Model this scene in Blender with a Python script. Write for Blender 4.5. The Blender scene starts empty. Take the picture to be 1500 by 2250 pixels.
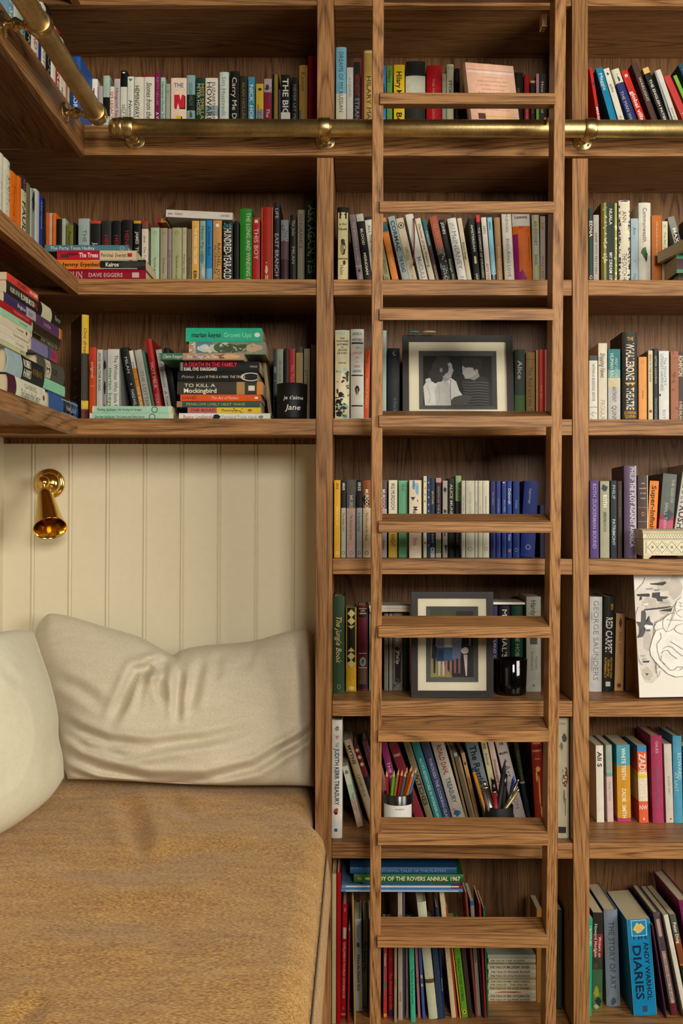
import bpy, bmesh, math, random
from mathutils import Vector, Matrix, noise
random.seed(7)
S = bpy.context.scene
C = S.collection
PI = math.pi
# ------------------------------------------------------------ camera
CH = 1.36                      # camera height above the floor
FPX = 2187.5                   # 35 mm lens on a 36 mm high frame, 2250 px
PIT, ROL = math.radians(1.0), math.radians(0.12)
cam_d = bpy.data.cameras.new('camera'); cam = bpy.data.objects.new('camera', cam_d); C.objects.link(cam)
cam_d.sensor_fit = 'VERTICAL'; cam_d.sensor_height = 36; cam_d.lens = 35
cam_d.shift_x = -33 / 2250; cam_d.shift_y = -8.2 / 2250
cam_d.clip_start = 0.05
cam.location = (0, 0, CH)
cam.rotation_euler = (Matrix.Rotation(PI / 2 + PIT, 3, 'X') @ Matrix.Rotation(ROL, 3, 'Z')).to_euler()
S.camera = cam
# ------------------------------------------------------------ light
S.view_settings.view_transform = 'Standard'; S.view_settings.look = 'None'
S.view_settings.gamma = 1; S.view_settings.use_curve_mapping = False
S.view_settings.exposure = 0.0
w = bpy.data.worlds.new('world'); S.world = w; w.use_nodes = True
w.node_tree.nodes['Background'].inputs[0].default_value = (0.75, 0.85, 1, 1)
w.node_tree.nodes['Background'].inputs[1].default_value = 0.05
def area(name, loc, target, sx, sy, power, col):
    d = bpy.data.lights.new(name, 'AREA'); d.shape = 'RECTANGLE'; d.size = sx; d.size_y = sy
    d.energy = power; d.color = col
    o = bpy.data.objects.new(name, d); C.objects.link(o); o.location = loc
    o.rotation_euler = (Vector(target) - Vector(loc)).to_track_quat('-Z', 'Y').to_euler()
    return o
area('rear_fill_light', (1.0, -2.20, 2.45), (-0.1, 2.5, 1.15), 1.15, 1.0, 128, (1.0, 0.93, 0.82))  # added fill from behind the camera, lifts the back panels and panelling
area('window_daylight', (2.32, 0.35, 1.80), (0.4, 2.6, 1.3), 1.2, 1.2, 66, (1.0, 0.93, 0.80))

def P(u, v, Y):
    """point where the sight line through photo pixel (u, v) meets the upright plane y = Y"""
    a, b = u - 783.0, v - 1116.8
    c, s = math.cos(ROL), math.sin(ROL)
    a, b = c * a + s * b, -s * a + c * b
    d = Vector((a / FPX, math.cos(PIT) + b / FPX * math.sin(PIT), math.sin(PIT) - b / FPX * math.cos(PIT)))
    t = Y / d.y
    return Vector((d.x * t, Y, CH + d.z * t))
def ray(u, v):
    p = P(u, v, 1.0); return Vector((p.x, 1.0, p.z - CH))
def PX(u, v, X):
    d = ray(u, v); t = X / d.x
    return Vector((X, t, CH + d.z * t))
def PZ(u, v, z):
    d = ray(u, v); t = (z - CH) / d.z
    return Vector((d.x * t, t, z))
# ------------------------------------------------------------ materials
def lin(h):
    h = h if len(h) == 6 else ''.join(c * 2 for c in h); r = [int(h[i:i + 2], 16) / 255 for i in (0, 2, 4)]
    return tuple(x / 12.92 if x <= .04045 else ((x + .055) / 1.055) ** 2.4 for x in r) + (1,)
MATS = {}
def new_mat(name):
    m = bpy.data.materials.new(name); m.use_nodes = True
    return m, m.node_tree.nodes, m.node_tree.links, m.node_tree.nodes['Principled BSDF']
def paint(hexc, rough=.5, metal=0, spec=.4, mottle=.07, coat=0):
    key = (hexc, rough, metal, spec, mottle, coat)
    if key in MATS: return MATS[key]
    m, N, L, b = new_mat('paint_' + hexc)
    b.inputs['Roughness'].default_value = rough; b.inputs['Metallic'].default_value = metal
    b.inputs['Specular IOR Level'].default_value = spec
    b.inputs['Coat Weight'].default_value = coat
    c = lin(hexc)
    if mottle:
        tc = N.new('ShaderNodeTexCoord'); n = N.new('ShaderNodeTexNoise'); n.inputs['Scale'].default_value = 45; n.inputs['Detail'].default_value = 4
        r = N.new('ShaderNodeMapRange'); r.inputs['From Min'].default_value = .3; r.inputs['From Max'].default_value = .7
        r.inputs['To Min'].default_value = 1 - mottle; r.inputs['To Max'].default_value = 1 + mottle * .6
        v = N.new('ShaderNodeVectorMath'); v.operation = 'SCALE'; v.inputs[0].default_value = c[:3]
        L.new(tc.outputs['Object'], n.inputs['Vector']); L.new(n.outputs['Fac'], r.inputs['Value'])
        L.new(r.outputs['Result'], v.inputs['Scale']); L.new(v.outputs['Vector'], b.inputs['Base Color'])
    else: b.inputs['Base Color'].default_value = c
    MATS[key] = m; return m
def oak(name, axis, light=(.39, .195, .073), dark=(.085, .033, .011), rough=.42, scale=1.0):
    """oiled oak: cathedral rings, fine pores, lengthwise grain along the given axis"""
    m, N, L, b = new_mat(name)
    tc = N.new('ShaderNodeTexCoord'); oi = N.new('ShaderNodeObjectInfo')
    add = N.new('ShaderNodeVectorMath'); add.operation = 'MULTIPLY_ADD'
    comb = N.new('ShaderNodeCombineXYZ')
    mu = N.new('ShaderNodeMath'); mu.operation = 'MULTIPLY'; mu.inputs[1].default_value = 7.3
    L.new(oi.outputs['Random'], mu.inputs[0])
    for i in range(3): L.new(mu.outputs[0], comb.inputs[i])
    mp = N.new('ShaderNodeMapping')
    sc = [9 * scale] * 3; sc[axis] = .42 * scale
    mp.inputs['Scale'].default_value = sc
    L.new(tc.outputs['Object'], mp.inputs['Vector'])
    ad = N.new('ShaderNodeVectorMath'); ad.operation = 'ADD'
    L.new(mp.outputs['Vector'], ad.inputs[0]); L.new(comb.outputs[0], ad.inputs[1])
    n1 = N.new('ShaderNodeTexNoise'); n1.inputs['Scale'].default_value = .9; n1.inputs['Detail'].default_value = 1.2; n1.inputs['Roughness'].default_value = .4
    L.new(ad.outputs[0], n1.inputs['Vector'])
    k = N.new('ShaderNodeMath'); k.operation = 'MULTIPLY'; k.inputs[1].default_value = 40
    L.new(n1.outputs['Fac'], k.inputs[0])
    fr = N.new('ShaderNodeMath'); fr.operation = 'FRACT'; L.new(k.outputs[0], fr.inputs[0])
    cr = N.new('ShaderNodeValToRGB'); e = cr.color_ramp.elements
    e[0].position = 0; e[0].color = (.0, .0, .0, 1); e[1].position = 1; e[1].color = (.05, .05, .05, 1)
    x = e.new(.2); x.color = (.75, .75, .75, 1); x = e.new(.65); x.color = (.95, .95, .95, 1); x = e.new(.9); x.color = (.5, .5, .5, 1)
    L.new(fr.outputs[0], cr.inputs['Fac'])
    mp2 = N.new('ShaderNodeMapping'); sc2 = [420] * 3; sc2[axis] = 14; mp2.inputs['Scale'].default_value = sc2
    L.new(tc.outputs['Object'], mp2.inputs['Vector'])
    n2 = N.new('ShaderNodeTexNoise'); n2.inputs['Scale'].default_value = 1; n2.inputs['Detail'].default_value = 3
    L.new(mp2.outputs['Vector'], n2.inputs['Vector'])
    n3 = N.new('ShaderNodeTexNoise'); n3.inputs['Scale'].default_value = 4; n3.inputs['Detail'].default_value = 2
    L.new(ad.outputs[0], n3.inputs['Vector'])
    a1 = N.new('ShaderNodeMath'); a1.operation = 'MULTIPLY_ADD'; a1.inputs[1].default_value = 1.9; a1.inputs[2].default_value = -.95
    L.new(n2.outputs['Fac'], a1.inputs[0])
    a2 = N.new('ShaderNodeMath'); a2.operation = 'ADD'; L.new(a1.outputs[0], a2.inputs[0])
    cm = N.new('ShaderNodeMath'); cm.operation = 'MULTIPLY'; cm.inputs[1].default_value = .62; L.new(cr.outputs['Color'], cm.inputs[0])
    L.new(cm.outputs[0], a2.inputs[1])
    a3 = N.new('ShaderNodeMath'); a3.operation = 'MULTIPLY_ADD'; a3.inputs[1].default_value = .5; L.new(n3.outputs['Fac'], a3.inputs[0]); L.new(a2.outputs[0], a3.inputs[2])
    a3.use_clamp = True
    mix = N.new('ShaderNodeMix'); mix.data_type = 'RGBA'
    mix.inputs['A'].default_value = dark + (1,); mix.inputs['B'].default_value = light + (1,)
    L.new(a3.outputs[0], mix.inputs['Factor'])
    hv = N.new('ShaderNodeHueSaturation'); r2 = N.new('ShaderNodeMapRange'); r2.inputs['To Min'].default_value = .9; r2.inputs['To Max'].default_value = 1.1
    L.new(oi.outputs['Random'], r2.inputs['Value']); L.new(r2.outputs['Result'], hv.inputs['Value']); L.new(mix.outputs['Result'], hv.inputs['Color'])
    L.new(hv.outputs['Color'], b.inputs['Base Color'])
    b.inputs['Roughness'].default_value = rough; b.inputs['Specular IOR Level'].default_value = .18
    bp = N.new('ShaderNodeBump'); bp.inputs['Strength'].default_value = .12; bp.inputs['Distance'].default_value = .0006
    L.new(a2.outputs[0], bp.inputs['Height']); L.new(bp.outputs['Normal'], b.inputs['Normal'])
    return m
OAKX, OAKY, OAKZ = oak('oak_grain_x', 0), oak('oak_grain_y', 1), oak('oak_grain_z', 2)
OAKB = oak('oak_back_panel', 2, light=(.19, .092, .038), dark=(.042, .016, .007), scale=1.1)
def brass(name, base, rough, spot=.0, dark=(.12, .075, .02)):
    m, N, L, b = new_mat(name)
    b.inputs['Metallic'].default_value = 1; b.inputs['Roughness'].default_value = rough
    tc = N.new('ShaderNodeTexCoord')
    n = N.new('ShaderNodeTexNoise'); n.inputs['Scale'].default_value = 9; n.inputs['Detail'].default_value = 6; n.inputs['Roughness'].default_value = .65
    n2 = N.new('ShaderNodeTexNoise'); n2.inputs['Scale'].default_value = 420; n2.inputs['Detail'].default_value = 2
    L.new(tc.outputs['Object'], n.inputs['Vector']); L.new(tc.outputs['Object'], n2.inputs['Vector'])
    mt = N.new('ShaderNodeMath'); mt.operation = 'MULTIPLY_ADD'; mt.inputs[1].default_value = .5
    L.new(n2.outputs['Fac'], mt.inputs[0]); L.new(n.outputs['Fac'], mt.inputs[2])
    r = N.new('ShaderNodeMapRange'); r.inputs['From Min'].default_value = .6; r.inputs['From Max'].default_value = .95
    r.inputs['To Min'].default_value = 0; r.inputs['To Max'].default_value = spot
    L.new(mt.outputs[0], r.inputs['Value'])
    mix = N.new('ShaderNodeMix'); mix.data_type = 'RGBA'; mix.inputs['A'].default_value = base + (1,); mix.inputs['B'].default_value = dark + (1,)
    L.new(r.outputs['Result'], mix.inputs['Factor']); L.new(mix.outputs['Result'], b.inputs['Base Color'])
    return m
BRASS_OLD = brass('aged_brass', (.88, .65, .28), .42, .6)
BRASS_NEW = brass('polished_brass', (.84, .56, .16), .15, .12)
BRASS_SAT = brass('satin_brass', (.74, .54, .24), .33, .3)
def fabric(name, c1, c2, scale, slub, bump=.35, rough=.95, ax=0):
    m, N, L, b = new_mat(name)
    tc = N.new('ShaderNodeTexCoord')
    mp = N.new('ShaderNodeMapping'); s = [scale] * 3; s[ax] = scale * slub; mp.inputs['Scale'].default_value = s
    L.new(tc.outputs['Object'], mp.inputs['Vector'])
    n = N.new('ShaderNodeTexNoise'); n.inputs['Scale'].default_value = 1; n.inputs['Detail'].default_value = 3
    L.new(mp.outputs['Vector'], n.inputs['Vector'])
    mp2 = N.new('ShaderNodeMapping'); s2 = [scale * .08] * 3; s2[ax] = scale * .02; mp2.inputs['Scale'].default_value = s2
    L.new(tc.outputs['Object'], mp2.inputs['Vector'])
    n2 = N.new('ShaderNodeTexNoise'); n2.inputs['Scale'].default_value = 1; n2.inputs['Detail'].default_value = 4
    L.new(mp2.outputs['Vector'], n2.inputs['Vector'])
    mt = N.new('ShaderNodeMath'); mt.operation = 'MULTIPLY_ADD'; mt.inputs[1].default_value = .25; L.new(n2.outputs['Fac'], mt.inputs[0]); L.new(n.outputs['Fac'], mt.inputs[2])
    r = N.new('ShaderNodeMapRange'); r.inputs['From Min'].default_value = .48; r.inputs['From Max'].default_value = .77
    L.new(mt.outputs[0], r.inputs['Value'])
    mix = N.new('ShaderNodeMix'); mix.data_type = 'RGBA'; mix.inputs['A'].default_value = c1 + (1,); mix.inputs['B'].default_value = c2 + (1,)
    L.new(r.outputs['Result'], mix.inputs['Factor']); L.new(mix.outputs['Result'], b.inputs['Base Color'])
    b.inputs['Roughness'].default_value = rough; b.inputs['Specular IOR Level'].default_value = .15
    b.inputs['Sheen Weight'].default_value = .15
    bp = N.new('ShaderNodeBump'); bp.inputs['Strength'].default_value = bump; bp.inputs['Distance'].default_value = .0012
    L.new(n.outputs['Fac'], bp.inputs['Height']); L.new(bp.outputs['Normal'], b.inputs['Normal'])
    return m
F_OCHRE = fabric('ochre_melange_cloth', (.29, .13, .024), (.72, .425, .13), 430, .35, .6)
F_LINEN = fabric('beige_linen', (.54, .485, .36), (.68, .615, .47), 700, .35, .25)
F_COTTON = fabric('cream_cotton', (.62, .59, .43), (.73, .70, .53), 800, .5, .15)
CREAM = paint('ddd4b8', .55, 0, .3, .02)
def glass_mat(name, col=(1, 1, 1), rough=.0):
    m, N, L, b = new_mat(name)
    b.inputs['Base Color'].default_value = col + (1,); b.inputs['Transmission Weight'].default_value = 1
    b.inputs['Roughness'].default_value = rough; b.inputs['IOR'].default_value = 1.45
    return m
# ------------------------------------------------------------ mesh helpers
class MB:
    def __init__(s): s.v, s.f, s.m, s.mats, s.sm = [], [], [], [], []
    def mat(s, m):
        if m not in s.mats: s.mats.append(m)
        return s.mats.index(m)
    def add(s, vs, fs, m, smooth=False):
        o = len(s.v); s.v += [Vector(v) for v in vs]; i = s.mat(m)
        for f in fs: s.f.append([o + k for k in f]); s.m.append(i); s.sm.append(smooth)
    def box(s, x0, x1, y0, y1, z0, z1, m):
        v = [(x, y, z) for x in (x0, x1) for y in (y0, y1) for z in (z0, z1)]
        s.add(v, [(0, 1, 3, 2), (4, 6, 7, 5), (0, 4, 5, 1), (2, 3, 7, 6), (0, 2, 6, 4), (1, 5, 7, 3)], m)
    def lathe(s, prof, m, seg=32, M=None, smooth=True):
        """prof: (r, z) pairs about local z, placed by matrix M"""
        vs, fs = [], []
        for r, z in prof:
            for k in range(seg):
                a = 2 * PI * k / seg; vs.append(Vector((r * math.cos(a), r * math.sin(a), z)))
        for j in range(len(prof) - 1):
            for k in range(seg):
                a, b = j * seg + k, j * seg + (k + 1) % seg
                fs.append((a, b, b + seg, a + seg))
        if M: vs = [M @ v for v in vs]
        s.add(vs, fs, m, smooth)
    def tube(s, pts, r, m, seg=12, caps=True):
        pts = [Vector(p) for p in pts]; rr = r if isinstance(r, (list, tuple)) else [r] * len(pts)
        vs, fs = [], []
        for i, p in enumerate(pts):
            d = (pts[min(i + 1, len(pts) - 1)] - pts[max(i - 1, 0)]).normalized()
            a = d.orthogonal().normalized() if i == 0 else (a - d * a.dot(d)).normalized()
            b = d.cross(a)
            for k in range(seg):
                t = 2 * PI * k / seg; vs.append(p + (a * math.cos(t) + b * math.sin(t)) * rr[i])
        for j in range(len(pts) - 1):
            for k in range(seg):
                q, w_ = j * seg + k, j * seg + (k + 1) % seg
                fs.append((q, w_, w_ + seg, q + seg))
        if caps:
            fs.append(tuple(range(seg))[::-1]); fs.append(tuple((len(pts) - 1) * seg + k for k in range(seg)))
        s.add(vs, fs, m, True)
    def build(s, name, parent=None, org=(0, 0, 0), bevel=0, kind=None):
        me = bpy.data.meshes.new(name); org = Vector(org)
        me.from_pydata([v - org for v in s.v], [], s.f)
        for m in s.mats: me.materials.append(m)
        me.polygons.foreach_set('material_index', s.m); me.polygons.foreach_set('use_smooth', s.sm)
        me.update()
        if bevel:
            bm = bmesh.new(); bm.from_mesh(me); bmesh.ops.remove_doubles(bm, verts=bm.verts, dist=1e-6)
            bmesh.ops.bevel(bm, geom=[e for e in bm.edges if len(e.link_faces) == 2 and e.calc_face_angle(0) > .5], offset=bevel, segments=2, profile=.5, affect='EDGES', clamp_overlap=True)
            bm.to_mesh(me); bm.free()
        o = bpy.data.objects.new(name, me); C.objects.link(o)
        if parent: o.parent = parent
        elif tuple(org) != (0, 0, 0): o.location = org
        if kind: o['kind'] = kind
        return o
def tag(o, label, cat, group=None):
    o['label'] = label; o['category'] = cat
    if group: o['group'] = group
    return o
def thing(name, label, cat, loc, rot=(0, 0, 0), group=None):
    o = bpy.data.objects.new(name, None); C.objects.link(o); o.empty_display_size = .05
    o.location = loc; o.rotation_euler = rot
    return tag(o, label, cat, group)
def struct(mb, name, bevel=0): return mb.build(name, None, (0, 0, 0), bevel, 'structure')
# ------------------------------------------------------------ room shell
F, BK, WB = 2.47, 2.79, 2.80         # bookcase front, its back panel, the wall (distances from the camera)
XW, XR = -.996, 2.45                  # left and right wall
YB, ZC = -2.4, 3.7                   # wall behind the camera, ceiling
XC = P(172.5, 613, F).x              # front plane of the left wing
WALL = paint('3c3a34', .8, 0, .2, .02)
FLOOR = oak('oak_floor', 1, light=(.10, .05, .022), dark=(.04, .02, .01), scale=.8)
m = MB(); m.box(XW, XR, YB, WB, -.05, 0, FLOOR); struct(m, 'floor')
m = MB(); m.box(XW, XR, YB, WB, ZC, ZC + .05, WALL); struct(m, 'ceiling')
m = MB(); m.box(XW, XR, WB, WB + .1, 0, ZC, WALL); struct(m, 'wall_back')
m = MB(); m.box(XW - .1, XW, YB, WB, 0, ZC, WALL); struct(m, 'wall_left')
m = MB()   # the wall behind the camera, with an opening added for the rear fill light
m.box(XW, .35, YB - .1, YB, 0, ZC, WALL); m.box(1.55, XR, YB - .1, YB, 0, ZC, WALL)
m.box(.35, 1.55, YB - .1, YB, 0, 1.8, WALL); m.box(.35, 1.55, YB - .1, YB, 3.1, ZC, WALL); struct(m, 'wall_front')
m = MB()
m.box(XR, XR + .1, YB, -.4, 0, ZC, WALL); m.box(XR, XR + .1, 1.1, WB, 0, ZC, WALL)
m.box(XR, XR + .1, -.4, 1.1, 0, 1.0, WALL); m.box(XR, XR + .1, -.4, 1.1, 2.5, ZC, WALL); struct(m, 'wall_right')
m = MB()
for a, b in ((-.4, -.36), (.33, .37), (1.06, 1.1)): m.box(XR + .03, XR + .08, a, b, 1.0, 2.5, CREAM)
for a, b in ((1.0, 1.04), (1.73, 1.77), (2.46, 2.5)): m.box(XR + .03, XR + .08, -.4, 1.1, a, b, CREAM)
struct(m, 'window_1')
m = MB()
for a, b in ((.35, .39), (.93, .97), (1.51, 1.55)): m.box(a, b, YB - .08, YB - .03, 1.8, 3.1, CREAM)
for a, b in ((1.8, 1.84), (3.06, 3.1)): m.box(.35, 1.55, YB - .08, YB - .03, a, b, CREAM)
struct(m, 'fill_window')  # unseen window frame, added to go with the rear fill light
m = MB(); m.box(XR - .015, XR, YB, WB, 0, .12, CREAM); struct(m, 'baseboard_right')
# shelf heights (top faces) and lip bottoms, read off the front plane
ROWY = [(None, 14), (276, 342), (614, 648), (920, 955), (1227, 1262), (1540, 1573), (1851, 1886), (2257, None)]
def hz(v, u=900, Y=F): return P(u, v, Y).z
ZT = [hz(12) + .04, P(900, 276, 2.455).z, hz(614), hz(920.5), hz(1227.5), hz(1540), hz(1852), 0]
ZL = [hz(12), P(900, 342, 2.455).z, hz(648.5), hz(955.5), hz(1262), hz(1574), hz(1886.5), 0]
ZT[7] = CH - 1.240; ZL[7] = ZT[7] - .04
ROW = ZT[1:]                          # row 0 stands on the rail shelf
XL0, XL1 = P(693.8, 1155, F).x, P(730.2, 1155, F).x       # left post
XR0, XR1 = P(1257.5, 1155, F).x, P(1292.5, 1155, F).x     # right post
XE0 = XR1 + .60; XE1 = XE0 + .04
TOPZ = 2.86
# beadboard in the daybed nook: boards with a bead and grooves between them
def bead_profile(t0, t1, pitch, phase):
    pts = []; t = t0 + phase
    pts.append((t0, 0))
    while t < t1:
        for dt, dd in ((-.0068, 0), (-.0062, -.0035), (-.0042, -.0035), (-.0034, -.0005), (-.0012, .0018), (.0012, .0018), (.0034, -.0005), (.0042, -.0035), (.0062, -.0035), (.0068, 0)):
            if t0 < t + dt < t1: pts.append((t + dt, dd))
        t += pitch
    pts.append((t1, 0)); return pts
ZN = ZT[3]
pr = bead_profile(XW, XL0, .1045, P(71, 1300, WB - .004).x - XW)
m = MB(); vs = [(x, WB - .006 - d, z) for x, d in pr for z in (.3, ZN - .02)]
m.add(vs, [(2 * i, 2 * i + 2, 2 * i + 3, 2 * i + 1) for i in range(len(pr) - 1)], CREAM)
m.box(XW, XL0, WB - .003, WB, .3, ZN - .02, CREAM); struct(m, 'trim_1')
pr = bead_profile(.6, WB - .006, .1045, .05)
m = MB(); vs = [(XW + .006 + d, y, z) for y, d in pr for z in (.3, ZN - .02)]
m.add(vs, [(2 * i, 2 * i + 1, 2 * i + 3, 2 * i + 2) for i in range(len(pr) - 1)], CREAM)
m.box(XW, XW + .003, .6, WB, .3, ZN - .02, CREAM); struct(m, 'trim_2')
# ------------------------------------------------------------ bookcases
def shelf_x(parent, org, x0, x1, row, fascia=False):
    m = MB(); zt, zl = ZT[row], ZL[row]
    f = F
    if not fascia: m.box(x0, x1, f, f + .022, zl, zt, OAKX)
    m.box(x0, x1, f + (.0222 if not fascia else .002), BK - .001, zt - (.021 if not fascia else .055), zt, OAKX)
    return m.build('shelf', parent, org, .0012)
def bookcase(label, x0, x1, rows, cat='bookcase', left_panel=None, right_panel=None, zlow=0.0, posts=()):
    org = Vector(((x0 + x1) / 2, (F + BK) / 2, 0 if zlow == 0 else zlow)); t = thing('bookcase', label, cat, org)
    for r in rows: shelf_x(t, org, x0 + .0005, x1 - .0005, r, r == 1)
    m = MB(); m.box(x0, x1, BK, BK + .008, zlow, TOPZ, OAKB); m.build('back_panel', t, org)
    for a, b in posts:
        for z0, z1 in ((zlow, ZL[1] - .001), (ZT[1] + .0005, TOPZ)):
            m = MB(); m.box(a, b, F - .003, F + .022, z0, z1, OAKZ); m.build('post', t, org, .0012)
            m = MB(); m.box(a + .001, b - .001, F + .0222, BK, z0, z1 if z0 > 1.5 else ZT[1] - .0004, OAKZ); m.build('side_panel', t, org, .0008)
    return t, org
bA, oA = bookcase('oak bookcase bay above the daybed, left of the ladder', XW + .001, XL0, [0, 1, 2, 3], zlow=ZL[3] + .002)
bM, oM = bookcase('tall oak bookcase bay standing behind the ladder', XL1, XR0, [0, 1, 2, 3, 4, 5, 6, 7], posts=[(XL0, XL1)])
bR, oR = bookcase('brightest oak bookcase bay at the right edge', XR1, XE0, [0, 1, 2, 3, 4, 5, 6, 7], posts=[(XR0, XR1), (XE0, XE1)])
for t, o, a, b in ((bM, oM, XL1, XR0), (bR, oR, XR1, XE0)):
    m = MB(); m.box(a, b, F + .03, F + .05, 0, ZL[7], OAKX); m.build('plinth', t, o)
# left wing along the left wall, running towards the camera
YN = 1.25
oW = Vector(((XW + XC) / 2, (YN + F) / 2, ZL[3] + .002))
bW = thing('bookcase', 'oak wall shelving on the left wall above the daybed head', 'bookcase', oW)
for r in (0, 1, 2, 3):
    m = MB(); zt, zl = ZT[r], ZL[r]
    if r != 1:
        m.box(XC - .022, XC, YN, F - .0005, zl, zt, OAKY); m.box(XW + .001, XC - .0222, YN, F - .0005, zt - .021, zt, OAKY)
    else: m.box(XW + .001, XC - .002, YN, F - .0005, zt - .055, zt, OAKY)
    m.build('shelf', bW, oW, .0012)
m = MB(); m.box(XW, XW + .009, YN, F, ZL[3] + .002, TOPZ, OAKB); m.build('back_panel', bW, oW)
m = MB(); m.box(XW + .009, XC, YN - .03, YN - .001, ZL[3], TOPZ, OAKZ); m.build('side_panel', bW, oW, .001)
# deep fascia boards that carry the rails
FY = 2.455
m = MB(); m.box(XC + .015, XE1, FY, F + .001, ZL[1], ZT[1], OAKX)
tag(m.build('fascia_board', None, ((XC + XE0) / 2, F, ZL[1]), .0012), 'deep oak fascia board across the bays behind the horizontal brass rail', 'shelf trim')
m = MB(); m.box(XC - .001, XC + .015, YN, F + .001, ZL[1], ZT[1], OAKY)
tag(m.build('fascia_board', None, (XC, (YN + F) / 2, ZL[1]), .0012), 'oak fascia board on the left wing behind the slanting brass rail', 'shelf trim')
# ------------------------------------------------------------ brass rails
RR = .0205; YR = 2.378; zR = P(900, 282, YR).z; XRL = P(222, 260, 2.34).x
def ball_profile(r, L):
    return [(r * 1.0, 0), (r * 1.12, .002), (r * 1.16, .006), (r * 1.16, .012), (r * 1.05, .016), (r * 1.12, .020)] + [(r * 1.12 * math.cos(a), .020 + r * 1.12 * math.sin(a) * L) for a in [PI / 2 * k / 8 for k in range(1, 9)]]
def rail(label, p0, p1, brackets, side, ends):
    """p0->p1 pipe axis; side = direction from the pipe to the board; brackets = distances along"""
    p0, p1 = Vector(p0), Vector(p1); t = thing('brass_rail', label, 'rail', p0); d = (p1 - p0).normalized()
    m = MB(); m.tube([p0, p1], RR, BRASS_OLD, 40); m.build('pipe', t, p0)
    for k, s in enumerate(ends):
        if s:
            q, dd = (p0, -d) if k == 0 else (p1, d)
            Mx = Matrix.Translation(q - dd * .012) @ dd.to_track_quat('Z', 'Y').to_matrix().to_4x4()
            m = MB(); m.lathe(ball_profile(RR, .8), BRASS_SAT, 40, Mx); m.build('end_cap', t, p0)
    side, dist = Vector(side).normalized(), Vector(side).length
    for s in brackets:
        c = p0 + d * s
        Mx = Matrix.Translation(c) @ d.to_track_quat('Z', 'Y').to_matrix().to_4x4()
        m = MB(); r = RR
        m.lathe([(r, -.014), (r * 1.10, -.014), (r * 1.15, -.012), (r * 1.2, -.005), (r * 1.2, .005), (r * 1.15, .012), (r * 1.10, .014), (r, .014)], BRASS_SAT, 40, Mx)
        b = m.build('bracket', t, p0)
        Ms = Matrix.Translation(c) @ side.to_track_quat('Z', 'Y').to_matrix().to_4x4(); g = dist
        m = MB(); m.lathe([(.008, RR), (.012, RR + .002), (.0125, RR + .006), (.0085, RR + .009), (.0065, RR + .013), (.010, RR + .018), (.0135, RR + .024), (.0125, RR + .030), (.008, RR + .035), (.0065, RR + .039), (.0095, g - .006), (.012, g - .004), (.023, g - .0035), (.0245, g - .002), (.0245, g)], BRASS_SAT, 28, Ms)
        o = m.build('flange', b, p0)
        up = d.cross(side).normalized()
        for a in (45, 135, 225, 315):
            q = c + side * (g - .0035) + (d * math.cos(math.radians(a)) + up * math.sin(math.radians(a))) * .0175
            Mq = Matrix.Translation(q) @ (-side).to_track_quat('Z', 'Y').to_matrix().to_4x4()
            m = MB(); m.lathe([(.0034, -.001), (.0032, .0006), (.002, .0013), (.0001, .0014)], BRASS_SAT, 12, Mq); m.build('screw', b, p0)
    return t
x0 = P(262, 281, YR).x
bx = [P(u, 281, YR).x - x0 for u in (282, 713, 1296)]
rail('long horizontal aged brass rail fixed to the oak fascia across the bays', (x0, YR, zR), (XE1 - .01, YR, zR), bx, (0, FY - YR, 0), (1, 0))
rail('aged brass rail slanting along the left wing towards the viewer', (XRL, 2.30, zR), (XRL, YN + .02, zR), [-.012 + .02, 2.30 - 1.885], (XC + .015 - XRL, 0, 0), (1, 0))
# ------------------------------------------------------------ library ladder
LZ0, LC, LB, LA = 2.235, .0135, .2425, .954
def lad(k): return Vector((0, LZ0 + LC * k, CH + LA - LB * k))     # bottom front edge of rung k
tilt = math.atan2(LC, LB)
ol = Vector((.25, LZ0 + LC * 9.6, 0.01))
L_ = thing('library_ladder', 'tall oak library ladder leaning against the brass rail', 'ladder', ol)
ux = Vector((0, -math.sin(tilt), math.cos(tilt))); uy = Vector((0, math.cos(tilt), math.sin(tilt)))
def obox(m, c, sx, sy, sz, mat, zdir=ux, ydir=uy):
    """box from corner c: sx along x, sy along ydir, sz along zdir"""
    vs = [c + Vector((a * sx, 0, 0)) + ydir * (b * sy) + zdir * (e * sz) for a in (0, 1) for b in (0, 1) for e in (0, 1)]
    m.add(vs, [(0, 1, 3, 2), (4, 6, 7, 5), (0, 4, 5, 1), (2, 3, 7, 6), (0, 2, 6, 4), (1, 5, 7, 3)], mat)
base = lad(9.53) + uy * .010; top = lad(-1.9) + uy * .010; ln = (top - base).length
for xa, xb in ((817, 841.5), (1214.5, 1239)):
    a, b = P(xa, 460, LZ0 + .024).x, P(xb, 460, LZ0 + .024).x
    m = MB(); c = base.copy(); c.x = a; obox(m, c, b - a, .062, ln, OAKZ)
    m.build('stile', L_, ol, .0016)
ra, rb = P(833.5, 460, LZ0 + .01).x, P(1219, 460, LZ0 + .01).x
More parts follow.
